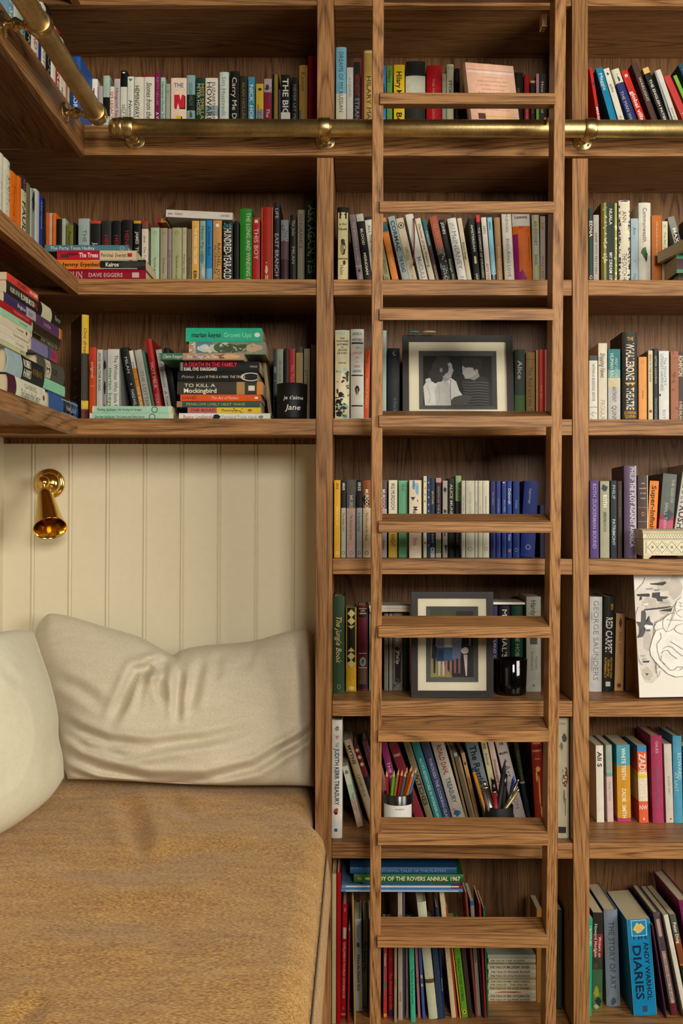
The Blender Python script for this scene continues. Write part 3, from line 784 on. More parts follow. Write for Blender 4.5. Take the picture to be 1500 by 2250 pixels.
# ------------------------------------------------------------ books: left bay
ZU = 2.63
row('''
185 214 173 efeee2|/The Art@.1-.62@b02236@.62|thick white paperback with red script|B0=efeee2
216 226 189 b9a8a6|Tinkers@.35-.8@6a5560|slim lilac paperback next to the thick white one|
227 241 166 a9bfae|ATTICUS@.52-.82@e8e8d8@.6|pale green paperback with a black title block|B214=12120f B256=a9bfae
241.5 251 190 e9e0cf|*Q'S LEGACY@.08-.5@d8401c@.7;Helene Hanff@.55-.98@2a2a26@.6|cream paperback with orange lettering|
251 264 173 c2b3ac|Hangover Square@.06-.7@5a4a55@.45|greyish lilac paperback with thin lettering|
265 279 155 101010|SELF HELP@.42-.7@55554c@.5;MEAT@.75-.95@55554c@.5|black topped paperback over a white panel|B191=dcdccb m=T,.5,.03,.6,.3,e8e4d4 m=r,.12,.72,.06,6.5,55554c m=r,.88,.72,.06,6.5,55554c
280 294 168 dfe0d0|/Hemingway@.3-.8@1c1c1c@.6|white paperback with a green triangle|m=T,.5,.05,.7,.5,3f7f7c
295 316 169 dcd8c4|HEMINGWAY@.12-.55@20201c@.5@.3;FOR WHOM@.6-.98@20201c@.4@.75;BELL@.7-.98@20201c@.4@.3|cream paperback in tall narrow capitals|
316.5 339.5 164 e0dcc9|/Stones from the River@.1-.75@1e1c1c@.5|cream paperback with a maroon top and oval picture|B0=8a2530 B169=e0dcc9 m=c,.5,.8,.75,.45,8a5a4a
340 352.5 160 7a1c4c|KEITH HELLER@.05-.42@c9789c@.4;*A Woman Who Runs@.5-.98@e9c9d9@.5|magenta book with pink lettering|
353 363 170 a8cbb6|Hermann Hesse Siddhartha@.06-.75@2b4a3c@.55|slim mint paperback beside the magenta book|
364 374 184 a5aa94|the quiet@.62-.9@333a30@.4|slim grey green paperback with a small ring|m=o,.5,.12,.6,.6,5f6757
375.5 410 171 efd3bd|^THE@.1@2a6fa0@.6@.28|thick pale pink book titled The Nix in big colourful letters|m=r,.6,.335,.66,.86,1c1616 m=r,.54,.32,.66,.86,c8202e m=T,.62,.26,.2,.42,efd3bd m=t,.46,.385,.2,.4,efd3bd m=r,.56,.61,.34,.8,1c1616 m=r,.5,.6,.3,.8,e8c020 m=T,.58,.87,.62,.5,1c1616 m=T,.53,.85,.62,.5,38a8c4
410.5 428.5 165 86a8ac|OSCAR WILDS@.1-.4@5d7a80@.45;FIELDS@.82-.98@5d7a80@.5|pale blue paperback with a dark wood picture|B208=1b2414 B243=86a8ac m=b,.5,.52,.5,1.0,6a5a34
430 450.5 171 123b2c|MISS SMILLA'S FEELING@.08-.98@c4a848@.4@.7;PETER HOEG@.08-.5@c9c9b0@.35@.3|dark green paperback with gold capitals|
451 478.5 171 e0d6c6|HOWARD@.06-.62@2a2622@.42@.32;ELIZABETH JANE@.06-.62@4a4640@.24@.68|cream paperback with a blue portrait picture|B232=8da0a0 B255=e0d6c6 m=b,.45,.81,.7,.85,232b30 m=b,.55,.8,.34,.5,cfd0c4
482 502.5 158 c9d4cc|Siri Hustvedt@.06-.55@7f8c84@.4;WHAT I LOVED@.66-.99@2c3230@.42|tall pale blue white hardback|hc
505 525.5 156 131313|Carry Me Down@.08-.78@ded8c4@.5;A@.85-.92@a02a20@.45|black paperback with white serif lettering|
527 543 167 2e2a1e|ALAN HOLLINGHURST@.08-.85@8a7c4c@.42|dark olive paperback with dim gold lettering|
545 559.5 169 3f93b4|*NICK@.08-.36@e9e4d4@.55;*HORNBY@.38-.78@e9e4d4@.55;*A LONG@.8-.98@e6c030@.5|bright blue paperback with bold white lettering|m=s,.5,.4,.8,6,141414 m=r,.5,.9,1,3,17191a
562 579 184 d6b638|NICK@.3-.62@2b2615@.3@.65;HORNBY@.2-.7@2b2615@.3@.3|yellow paperback with a grey base panel|B241=9aa2a4 m=b,.5,.08,.5,.5,1c1a12
580 597 173 b9a3a8|/The Little Friend@.4-.95@ecd6d2@.45|crimson paperback with a faded photo at the top|B203=8c1c34 m=b,.4,.12,.6,.8,4a3a40 m=s,.5,.2,.8,1.6,5a4650
598 612 163 14130f||slim black paperback with a gold stripe|m=r,.6,.5,.55,22,8f7526
612.3 616.5 196 4a4260||very thin violet spine beside the gold striped one|
617 637.5 164 141411|*THE BIG SEA@.05-.78@dcdcc8@.62|black paperback titled The Big Sea in tall white capitals|B247=d0d6c8 m=r,.5,.97,.7,.5,d0d6c8
640 655 170 120d0c|NEVER LET ME GO@.1-.72@8a7c70@.42|black paperback with dim grey capitals|
657 675.5 143 a17c34|Kazuo@.08-.3@4d4020@.45;/Nocturnes@.7-.98@4d4020@.4|tall ochre hardback with brown lettering|hc m=r,.12,.8,.2,6,3f6a58
677 699 122 981018||tallest deep red hardback against the left post|hc m=r,.62,.7,.3,.35,2c6a5c
''', 0, ZU, 'rail shelf, left bay', 'books on the brass rail shelf, left bay')
row('''
101 106.5 467 d4581a||slim orange book in the far left corner|
107 115 468 cfc4a6||short cream spine between two orange ones|Z=2.64
116 123 468 e06a1e||slim bright orange book right of the pages|
124.5 135 481 15140f||black paperback in the left corner|
136 144 480 a9ad9c||slim grey white paperback in the left corner|
145.5 161 494 6f7028|Poems@.1-.3@2a2a10@.4|short olive yellow paperback|
161.5 166 489 17150f||thin black spine beside the olive one|
172 196.5 480 9aa8a4|THE NEW YORK@.15-.85@55605c@.35@.6|pale blue grey paperback behind the lying slate book|
199 221 485 1c1a17|*JAMES THE WINGS@.3-.98@c9c2ac@.45|black paperback with a bright red cap|B0=c23a1c B491=1c1a17
223 244.5 485 141312|HENRY JAMES@.2-.75@a8241c@.38|black paperback with red lettering, leftmost of three|B0=2a2826
246 266 485 121112|HENRY JAMES@.2-.75@a8241c@.38|black paperback with red lettering, middle of three|
267.5 291 483 141415|HENRY JAMES@.15-.7@a8241c@.38|black paperback with red lettering, rightmost of three|
293.5 309.5 485 141210|*JAMES@.15-.32@c9c2ac@.42;*THE BOSTONIANS@.36-.95@c9c2ac@.42|black paperback with an orange cap|B0=c98a26 B491=141210
311.5 325.5 486 d5cdb8|James@.2-.3@a83248@.38;The Turn of the Screw@.35-.9@a83248@.38|white paperback with a red photo top|B0=9a2a2c B492=6a4638 B503=d5cdb8
331 350 500 a9bf9e|The Golden Bowl@.45-.7@2f3a2c@.25|mint green classic with a faint ring|m=o,.5,.08,.4,.4,7f9474
352 368 501 9d957a|The Bostonians@.45-.7@3c3a2c@.25|taupe classic with a faint ring|m=o,.5,.08,.4,.4,77705a
369.5 377 502 9c8786|JAMES WASHINGTON@.2-.95@5a4248@.5|thin lilac classic|
378 399.5 500 a3a477|The Portrait of a Lady@.42-.78@2f2f1c@.22|sage green classic with a faint ring|m=o,.5,.08,.4,.4,777a50
400.5 410 500 b7ae8c|Washington Square@.4-.7@2f2f1c@.35|narrow cream classic with a faint ring|m=o,.5,.08,.5,.5,857d60
411 420.5 503 6a6046|The Europeans@.4-.75@2a2618@.35|narrow dark taupe classic|
421.5 437.5 485 d7a552|*THE PIANO TEACHER@.1-.6@f0e4c4@.45;*Elfriede@.66-.98@2a1e10@.45|honey yellow paperback with white capitals|m=s,.5,.9,.8,1,4a3a20
439 451.5 485 86a69c|Mister Pip@.06-.4@3d5c60@.5|pale teal paperback with leafy pattern|m=b,.4,.5,.7,2.6,55828a m=b,.6,.7,.6,2,c9bda0 m=b,.5,.95,.7,1,4d7c84
453 466.5 484 1d78b8|/A Summer Book@.08-.48@0f3f6a@.5;Tove@.6-.85@8fc0dc@.4|bright blue paperback with italic title|B590=5f9fc8
468 487 484 c28f4c|RACHEL JOYCE@.28-.95@33241a@.38@.7;PILGRIMAGE@.12-.95@7a4a20@.3@.25|tan paperback with brown capitals|m=r,.5,.07,.35,.35,ece4d0
489 511.5 486 121414|*HUNDRED-YEAR-OLD MAN@.1-.97@e2e0d0@.72|black paperback in hand drawn white capitals|m=s,.5,.06,.8,.5,3f7a80 m=s,.5,.96,.8,.5,a0a090
514 525 486 0f0d0d|The Ghost@.35-.55@6a2020@.35|thin black paperback with an orange penguin badge|m=r,.5,.94,.9,.7,cfc6a8 m=c,.5,.94,.35,.45,b4541c
527 554 458 2d8a2c|THE LONG AND WINDING ROAD@.05-.98@cfe3b4@.34@.7|thick green hardback with white capitals|hc
555 571 478 bf1f1e|THIS BOY@.14-.55@f0dcc8@.6|red paperback with white capitals|m=r,.5,.05,.45,.45,e8d4c4
574 599.5 455 b02416|^LILY@.93@e8c4a4@.55@.2;^KING@.97@e8c4a4@.6@.2|red and gold hardback with a pale standing figure|hc m=r,.04,.5,.06,11,c89a40 m=r,.97,.5,.06,11,c89a40 m=c,.45,.64,.13,.13,e6cca0 m=b,.45,.72,.26,.9,e6cca0 m=r,.4,.83,.09,.7,e6cca0 m=r,.55,.83,.09,.7,e6cca0
601.5 615 445 241f28|EAST BRANCH@.34-.8@cdc4c0@.62;LIFE@.06-.18@cdc4c0@.5|tall charcoal hardback with white capitals|hc
617 634 483 6c7072||grey hardback fading to maroon|hc B0=7f888a B530=5a4248 B570=43202c m=s,.5,.2,.9,3,3f4a50
637 651.5 472 1d1d19|/The Joke@.06-.26@b4a890@.45;MILAN@.4-.62@b4a890@.45|dark hardback with cream italic lettering|hc
653.5 669 461 8d8672|IGNORANCE@.05-.46@5a2a2c@.5|taupe grey hardback with maroon capitals|hc
672 696.5 440 12301e|*ASK AGAIN, YES@.05-.78@8a9a78@.6|tall dark green hardback against the left post|hc
''', 1, ZU, 'second shelf, left bay', 'books on the second shelf, left bay')
row('''
196.5 211 763 c0421c|original@.08-.5@e8cbb0@.42|orange red paperback next to the dark picture book|B0=b83a1e B826=c24a1c m=r,.5,.5,.7,.06,e8a070
212.5 226 768 b9b8ae|JACK ON THE ROAD@.04-.55@33322e@.38|pale grey paperback in thin capitals|
226.5 235 769 8b8b86||thin grey spine with a dark photo|m=b,.5,.2,.8,3,1c1c1c m=b,.5,.5,.8,4,1c1c1c m=b,.5,.8,.8,3,1c1c1c
236 262 767 c9c8bf|The Woman Who Stole My Life@.08-.92@3a3836@.3@.74;marian@.24-.55@3c8a2c@.34@.28;keyes@.58-.82@3c8a2c@.34@.28|thick white paperback with green lettering|
264 281 765 288 885 161b1a|MILAN@.04-.42@c9ccc0@.38;FAREWELL WALTZ@.55-.98@c9ccc0@.42|black leaning paperback with pale serif title|m=c,.5,.48,.2,.2,d8d8c8
282 292 771 304 885 dcd8c8|THE BURDEN OF@.48-.98@efe0c4@.62;RAJA@.05-.35@444@.4|white over orange leaning paperback|B810=c9822a m=c,.5,.39,.5,.6,a85c24
295 311 770 316 885 b4b0a6|THE LOTTERY@.2-.9@77746c@.45|pale grey leaning paperback|
311.5 317 772 333 885 4f7a62||thin sage green leaning spine|
319 333 746 340 885 b31d20|HOT MILK@.28-.58@e8c8c0@.5;DEBORAH@.64-.95@d09a94@.45|tall red leaning hardback|hc
342 355 769 362 885 c3c1b8|MARY LAWSON@.05-.5@4a5a70@.45;A Town Called@.55-.98@4a463e@.45|white leaning paperback with blue lettering|
357 371 765 374 885 141618||black leaning paperback beside the stack|
575 583 783 589 905 9c8460||tan spine leaning just behind the central stack|
585 600 766 24342f||dark green paperback with a blue picture, behind the stack|m=b,.5,.28,.8,2.4,6f8296 m=r,.5,.42,1,.08,8f9890 m=r,.5,.68,1,.08,8f9890
602 622 767 8f9781|W. H. ONE@.08-.5@4a5040@.35;TALES@.7-.98@5a604c@.35|grey mint paperback behind the black cup|
624 634.5 766 15110f||thin black paperback behind the black cup|
635 648.5 766 a51d24|/The Tempest@.15-.6@d48a80@.4|crimson paperback behind the black cup|
650 665.5 762 8f7a48|LAHIRI@.35-.9@b4622c@.5|tan paperback with dim orange lettering|B0=3a3a20 B775=a08a54
667.5 681 766 a3967a|JHUMPA LAHIRI@.1-.9@5a4a38@.4|cream paperback with brown lettering, behind the cup|
683 696 757 6c5d40|PURSUITS@.1-.9@3f3624@.35|dark tan hardback against the left post|hc
''', 2, ZU, 'third shelf, left bay', 'books on the third shelf, left bay')
stack('''
197 380 901 917 9fc8ae|Shirley Jackson@.06-.3@2a3a30@.4;The Lottery and Other Stories@.32-.66@2a3a30@.32|lower of two mint paperbacks lying under the leaning books|m=o,.5,.75,.9,.9,2a4a3a B0=cfd4bc B.02=9fc8ae B.95=c9cdb4
203 378 885 900.5 9fc8ae|Shirley Jackson@.06-.3@2a3a30@.4;Life Among the Savages@.32-.62@2a3a30@.32|upper of two mint paperbacks lying under the leaning books|m=o,.5,.78,.9,.9,2a4a3a B0=cfd4bc B.02=9fc8ae B.95=c9cdb4
''', ROW[2], 'third shelf, left bay', 'mint paperbacks lying on the third shelf')
stack('''
393 594 900 916.5 dcd8cc|Reeve Lindbergh@.05-.37@a0685c@.45;Forward From Here@.47-.85@7d98a4@.45|white book lying at the bottom of the central stack|hc m=b,.5,.41,.8,1.2,1e1c1c m=b,.5,.9,.5,.8,7a7c78
412 573 887 899.5 d8bc34|THE ROAD@.04-.38@5a1c20@.5;/Penelope@.46-.66@1c1a14@.45|pink and yellow book lying second in the central stack|B0=b8605c B.4=d8bc34 m=c,.5,.85,.5,.8,b4541c m=s,.5,.7,.9,2,4a2a18
388 571 873 886.5 2f4f45|PENELOPE LIVELY HEAT WAVE@.12-.82@b4a868@.45|dark green book lying in the central stack|m=r,.5,.03,1,1,9a7450
396 572 858 872.5 d4521a|DAVID@.03-.2@5a1c10@.45;/The Art of Fiction@.38-.72@f0c8a0@.45|orange book lying in the central stack|m=c,.5,.95,.4,.6,e8d0b0
389 577 829 857 39332a|TO KILL A@.08-.45@e0dcc8@.26@.72;*/Mockingbird@.08-.46@e0dcc8@.34@.3|thick dark olive book with an orange end, central stack|B0=39332a B.695=a8804a B.79=39332a B.93=c98338 m=r,.5,.87,.4,.5,d8d4c4
390 565 807 828.5 131211|IF THIS IS A MAN  THE TRUCE@.36-.85@c9c4b4@.26;/Primo@.05-.2@a09c90@.3;/Levi@.24-.34@a09c90@.3|black book with small white capitals, central stack|m=o,.5,.92,.9,2.1,c9c4b4
394 570 783 806.5 171617|*A DEATH IN THE FAMILY@.06-.72@d8243c@.42@.7;*KARL OVE@.06-.24@e4e0d4@.3@.26;*KNAUSGAARD@.26-.47@e4e0d4@.3@.26;VINTAGE@.88-.97@c4c0b4@.16|black book with pink red capitals, central stack|m=r,.5,.03,.8,.25,77726a
352 535 767 782 b59c80|/Claire Keegan@.03-.26@d0dcc8@.5;/Small Things Like These@.32-.7@e9e0cc@.5|green and patchwork book sticking out of the central stack|B0=3f6a54 B.27=a58a6c Z=2.50 m=b,.5,.75,.8,2,77523c m=b,.5,.85,.8,3,c9a078 m=b,.4,.45,.6,3,8a7080
415 583 738 765.5 8c9684|^KIM@.03@b4784a@.9@.35|blue patterned book with pale arches, near the stack top|B0=a8a288 B.09=56788a B.3=7a8272 m=b,.5,.2,.7,1.1,b9c4bc m=b,.4,.27,.6,.9,cfc9b4 m=c,.5,.36,.7,1.2,b8b49c m=o,.6,.48,.7,1,c9c4b0 m=b,.5,.46,.9,2.4,435a44 m=b,.5,.62,.8,3,3f4f34 m=b,.5,.84,.8,1.5,b59c7c m=s,.5,.7,.9,3,a8a488 m=s,.5,.15,.9,2,c4ccc0
408 575 706 736.5 23a583|*marian keyes@.08-.46@10342c@.34;Grown Ups@.5-.86@8fdcc4@.34|teal green book on top of the central stack|m=c,.5,.94,.35,.4,d8d8c4
''', ROW[2], 'third shelf, left bay', 'books stacked in the middle of the third shelf')
stack('''
118 320 587 612.5 8c1228|*ZEITOUN@.0-.31@c9a49c@.6;*DAVE EGGERS@.38-.75@c9a49c@.34|maroon book at the bottom of the corner stack|hc m=r,.5,.89,.45,.6,c9a49c Z=2.49 d=.15
116 320 566 586.5 d97620|*Jenny@.1-.28@1c140c@.42;*Erpenbeck@.3-.53@1c140c@.42;*Kairos@.57-.71@eae6dc@.45|orange and black book titled Kairos in the corner stack|B0=d97620 B.55=191814 m=r,.5,.66,.9,3.0,191814 m=r,.95,.66,.12,5,a8a89c m=r,.04,.66,.12,5,a8a89c m=b,.5,.84,.9,3.6,33332c Z=2.49
125 299 545 565.5 cbb690|*The Trees@.28-.52@f0e4cc@.5;Percival@.56-.71@2a201a@.42;Everett@.74-.88@2a201a@.42|red and cream book titled The Trees in the corner stack|B0=b01230 B.54=cbb690 m=r,.5,.92,.4,.5,a8202c m=b,.4,.1,.5,1.3,4a3020 m=b,.6,.2,.4,1.4,6a1426 Z=2.49
98 281 530 544.5 4f7680|The Party@.07-.29@d8e2dc@.5;Tessa@.31-.43@d8e2dc@.5;Hadley@.45-.6@d8e2dc@.5|slate blue book on top of the corner stack|hc m=o,.5,.93,.6,.7,a8bcbc Z=2.50
''', ROW[1], 'second shelf, left bay', 'books lying in the corner stack, second shelf')
''' the book lying along the tops of the pale classics '''
zc = P(440, 484, 2.625).z + .0006
stack('''
364 510.5 468 484 d4cfc4|Joyce@.03-.1@4a2c24@.35;/Dubliners@.13-.25@b04a30@.38;OXFORD@.82-.95@4a4a44@.32|white paperback lying across the upright classics|Z=2.622 tilt=2.6 z=%f
''' % zc, ROW[1], 'second shelf, left bay', None)
stack('''
345 366 477 487 a8222c||small red and gold paperback end lying on the classics|B0=a8222c B.4=b08a34 Z=2.66 d=.11
''', P(355, 489, 2.66).z, 'second shelf, left bay', None)
# the tall dark picture book standing askew in the corner
def askew(u, v, Y, wd, h, d, yaw, col, titles, desc, place, zb, **k):
    p = P(u, v, Y); parts = make_book(wd, h, d, col, k.get('bands', []), titles, k.get('motifs', []), True)
    t = place_book(parts, uniq(desc, place, ''), (p.x, Y, zb + .0003), (0, 0, math.radians(yaw)), None)
    return t
zz = ROW[2]; hh_ = P(186, 691, 2.56).z - zz
t = askew(179, 800, 2.56, .0185, hh_, .125, 28, '2b1c10', [['/One dreamed of a Notebook', '.08-.85', '1d1808', '.42']], 'tall dark picture book with a yellow spine standing in the corner', 'third shelf', zz,
      bands=[(0, 'c9a416'), (.36, '2a2412'), (.8, 'd0a81c'), (.88, '6a2a2c')])
tm = MB()
for i, (s_, ww) in enumerate((('for', .012), ('thought', .034), ("ch I'd", .026), ('in a', .02), ("prejudice.'", .045))):
    put_text(tm, s_, wavy('c9a070'), .03, hh_ * (.62 - .09 * i), ww, .0055, False, 0, .0, .25)
for v in tm.v: v.x, v.y = -.0006, .10 - v.x
bm_ = MB(); bm_.box(-.0003, .0001, .0, .125, .0, hh_, paint('3a2616', .3, 0, .5, .3)); bm_.build('front_board', t)
tm.build('quote', t)
zz = ROW[0]; hh_ = P(175, 124, 2.50).z - zz
askew(156, 200, 2.50, .023, hh_, .115, 0, '1c4f9c', [['*BENT HORSE', '.06-.92', 'd8dcdc', '.42']], 'blue hardback standing askew in the corner behind the slanting rail', 'rail shelf', zz)
# ------------------------------------------------------------ books: left wing
wing_row('''
15 34 60 6f98ac|THE SEA@.3-.8@dde4e0@.5|pale blue hardback nearest the frame corner|h=.21 hc
35 47 20 b4bdb0||grey white paperback beside the pale blue hardback|h=.20
47.5 57 20 7d9c94|when@.4-.8@3c504c@.5|blue green paperback|h=.19
58 70 30 15161a|THE HOUSE@.3-.9@b4b4a8@.5|black paperback right of the blue green one|h=.20
71 86 40 d8d2c0|AND WE@.4-.8@a8524a@.6|cream paperback with red capitals|h=.205
86.5 92 50 1f2f6c||thin navy spine|h=.198
92.5 102 52 dcdac9|LIGHT@.4-.8@7a8a70@.5|white paperback beside the navy spine|h=.21
103 116 60 17181a|*OU@.5-.75@6c6c68@.7|black paperback with big grey letters|h=.225 hc
116.5 124 70 dfdccd||thin white spine right of the big lettered one|h=.20
124.5 133 72 b02224|*RED@.5-.8@e8d0c4@.6|red and white paperback|h=.205
133.5 142 80 e0d8c0|more@.6-.85@55503c@.5|cream paperback near the corner|h=.2
142.3 146 85 cdd0bc||thin sage spine|h=.19
146.3 150 90 d85a34||thin orange spine|h=.19
150.3 154.5 90 a9c4c8||thin pale blue spine at the corner end|h=.185
''', 0, -.725, 'rail shelf, left wing', 'books on the brass rail shelf, left wing')
wing_row('''
-60 -30 320 c9c4ae||thick cream book beyond the frame edge|h=.21
-29 -1 335 7c8474||sage book at the frame edge|h=.2
0 9 343 dcd9c2|the whispering@.1-.9@b4ae90@.3|narrow white book at the frame edge|
9.5 23 358 d9dcc6|SILENT LAND@.1-.9@bfc4a8@.3|white paperback with a leafy right edge|m=s,.9,.3,.2,3,54703c
24 40 389 e0721a|Fortune of war@.15-.85@b8541a@.3|thick orange paperback|
40.5 47.5 393 dd6e18|Fiesta@.5-.9@b8541a@.4|narrow orange paperback|
48 59 395 3f2a34|*FAULKNER@.28-1@3a3830@.75;AS I LAY@.02-.22@a08c94@.3|cream paperback with a plum top and tall capitals|B424=cdc7a0
59.5 67 408 6f6a48|sanctuary@.3-.9@a89c70@.4|olive paperback|
68 78 422 8c9290||silver grey paperback with a black swirl|m=b,.6,.15,.7,1.6,22242a m=r,.06,.5,.14,30,c4ccca
79 87.5 423 bfc6bc||plain pale grey spine|
88 95 433 1c3690|Alternative@.06-.4@a8b4d8@.45;Fleurs@.6-.85@a8b4d8@.5|royal blue paperback|
95.5 100.5 440 16171c||thin black spine at the corner end|
''', 1, -.79, 'second shelf, left wing', 'books on the second shelf, left wing')
def wstack(text, Xs, grp): return stack(text, ROW[2], 'third shelf, left wing', grp, 1, Xs)
wstack('''
-40 102 0 860 dcdac4|The Scandal of the Century@.3-.82@8a877a@.36@.35;GABRIEL@.36-.78@a8a490@.24@.72|thick white curved hardback at the bottom of the front stack|hc t=.046 len=.245 m=c,.5,.92,.3,.3,8a2c24 B0=4a1830 B.18=dcdac4
-20 98 0 800 1b1f1e|*ROBERT@.42-.62@d4d0bc@.34@.72;*HARRIS@.42-.62@d4d0bc@.34@.3;*FATHERLAND@.66-.92@7a5f28@.62|thick black and sky blue hardback in the front stack|hc t=.05 len=.24 B0=9fb8bc B.38=1b1f1e
-20 57 0 780 c3c49a|ACTS@.8-.95@5a5c40@.5|thin sage paperback in the front stack|t=.010 len=.19
-20 60 0 780 dcd6c0|THE GRASS@.6-.9@b4ac90@.4|thin white paperback in the front stack|t=.014 len=.195
-20 63 0 770 ddd2ba|The Secret of the Unicorn@.5-.98@8a8068@.35|cream paperback above the white one, front stack|t=.016 len=.196
-20 66 0 750 d9cdb0|A passage@.5-.85@8a8068@.3|cream paperback with a small red badge, front stack|t=.017 len=.198 m=c,.5,.88,.5,.6,8a2c24
-20 69 0 730 9fcdaa|The Go Between@.6-.85@5c8a70@.3|mint paperback in the front stack|t=.0145 len=.198
-20 70 0 715 a81c22|THE POWER AND THE GLORY@.4-.9@d88a80@.4|red paperback in the front stack|t=.0145 len=.198
-20 79 0 700 b4a8b0|Brighton@.4-.65@e0dcd8@.4;the heart@.75-.9@8c7c98@.5|lilac and purple paperback in the front stack|t=.0205 len=.2 B0=3f2f5c B.68=aaa0ac
-20 84 0 670 1f2220|*FLOWER MOON@.42-.86@dcd8c4@.46;KILLERS OF THE@.1-.38@dcd8c4@.4|black paperback with white capitals in the front stack|t=.0265 len=.2 m=s,.5,.92,.5,.8,a83228
-20 84.5 0 645 cf3f30|*PATRICIA@.7-.8@efe4cc@.6;*HIGHSMITH@.82-.97@efe4cc@.6;THE TALENTED@.3-.6@5a1c1c@.5|coral red paperback on top of the front stack|t=.0165 len=.2
''', -.712, 'books stacked at the front of the left wing')
wstack('''
-20 172 0 890 2f5a9c|The Spanish@.55-.7@c9d4dc@.3;Ladies of@.72-.9@c9d4dc@.3|thick blue and black checked hardback, bottom of the rear stack|hc t=.048 len=.235 m=r,.5,.62,1,.5,18191f m=r,.5,.72,1,.3,55585c m=r,.5,.78,1,.4,1b1c22 m=r,.5,.5,1,.4,16171c m=r,.15,.7,.12,3,9aa4ac m=r,.85,.7,.08,3,9aa4ac
-20 143 0 850 8fd2ac||mint paperback in the rear stack|t=.025 len=.19
-20 142 0 800 4d4e42|THE LIFE@.5-.7@2c2c26@.4|thick dark grey hardback in the rear stack|hc t=.046 len=.20 m=r,.5,.36,.9,.9,c9c4a8 m=b,.5,.36,.7,.7,5a3c2c m=r,.5,.28,1,.1,a09c88
-20 126 0 770 8a7fa8||violet and pink paperback in the rear stack|t=.028 len=.19 B0=7a78a0 B.62=3a4a80 B.72=a8385c m=r,.5,.85,.5,1.5,8a2c4c
-20 128 0 740 16160f|SHORT STORIES SELECTED@.3-.95@a8a490@.5|slim black paperback with a yellow border, rear stack|t=.014 len=.19 m=r,.04,.6,.06,22,b4b060 m=r,.96,.6,.06,22,b4b060
-20 132 0 720 2f261a||dark brown book in the rear stack|t=.020 len=.2
-20 137 0 700 59395a|/Jonathan@.3-.55@b49cb4@.4|purple paperback with an orange end, rear stack|t=.025 len=.21 B0=59395a B.88=b8a070 B.93=c4581c
-20 138 0 680 1c1c18|/Therese@.7-.9@a8a490@.35|black hardback with a cream band on top of the rear stack|hc t=.034 len=.225 B0=1c1c18 B.3=cfcba8 B.62=1c1c18
''', -.716, 'books stacked at the rear of the left wing')
# ------------------------------------------------------------ books: middle bay
row('''
738 761 103 7dbad2|DREAMS OF MY RUSSIAN@.05-.62@2a5a74@.4|tall sky blue and cream hardback|hc B205=dfdcc8
761.5 776 148 d4d6cc|ANDREI@.1-.36@8aa4a8@.42|white paperback with blue lettering|m=s,.5,.75,.8,2,7ca0ac
777 792 136 2c2a2c|*MIDNIGHT@.14-.38@8a2c34@.6;*STRANGE DAYS@.4-.98@8c8a88@.62|charcoal paperback with grey block capitals|
793.5 799 112 6a1c1c||thin dark red hardback edge|hc
799.5 822 110 b99a50|HILARY MANTEL@.24-.9@2b2212@.42|tall gold hardback beside the ladder stile|hc m=r,.5,.02,.9,.1,e4d49c
826 848 144 2f7cba||blue paperback half hidden by the ladder stile|m=b,.7,.35,.5,3,14304c m=b,.8,.7,.4,2,9cc4d8
849.5 862 144 5d8f3c|Hilary@.06-.2@1e2e14@.5;Fludd@.74-.9@dfe8c8@.5|green paperback right of the ladder stile|m=b,.5,.47,.6,.6,1e2e14
865 889 142 e0be1c|*Hilary Mantel@.08-.5@221c0c@.5;*Beyond@.55-.9@221c0c@.5|bright yellow paperback with black serif lettering|
891 934.5 134 23241f|^ENGLISH@.41@33332c@.7@.08|thick black book with a cream centre label|hc B166=d8d8c4 B213=2a2b26 m=b,.5,.47,.1,.08,7a3028
937 970 143 c0151d|THE MAGIC MOUNTAIN@.1-.75@e8a49c@.14@.45|thick bright red hardback|hc
971 980 162 a3a390|Tonio@.5-.9@4a4c40@.4|narrow grey green paperback|m=o,.5,.08,.6,.6,5f6257
981 996.5 141 c5c0a2|*STORIES@.12-.48@25241e@.4;/Katherine@.62-.95@3c3a30@.4|cream hardback titled Stories|hc m=o,.5,.04,.7,.5,6f6a54
998 1010 150 15120f||dark book with a small gold mark|hc m=r,.5,.3,.7,.5,b07c34
1040 1054 146 1f2a26||dark green spine behind the pink book|Z=2.68
1055.5 1076 140 9cb8b8||pale blue spine behind the pink book|Z=2.68
1095 1108 151 5a1420||maroon spine behind the pink book|Z=2.68
1112 1124 156 d86c34|*HA HA@.3-.7@2a1812@.6|orange paperback with black capitals|Z=2.66 m=r,.5,.05,.6,.5,ece0cc
1128 1149.5 159 24231f|MORIARTY@.14-.5@b4823c@.2;/Sherry@.72-.9@c9c4b4@.3|charcoal hardback with gold lettering|hc
1151.5 1163 163 b01a20|THE PAINTED VEIL@.1-.9@e8c0b0@.35|slim red hardback|hc
1165 1175 177 1d1c18|EMMA@.2-.6@8a8470@.35|slim dark paperback with a cream cap|B0=c0aa74 B182=1d1c18
1177.5 1184 162 b47c94||slim pink and green spine|B205=7ca02c
1184.5 1198 162 20281d|How Beautiful@.1-.5@cfd0bc@.45;Were@.62-.82@cfd0bc@.5|dark green paperback beside the right stile|
''', 0, ZU, 'rail shelf, middle bay', 'books on the brass rail shelf, middle bay')
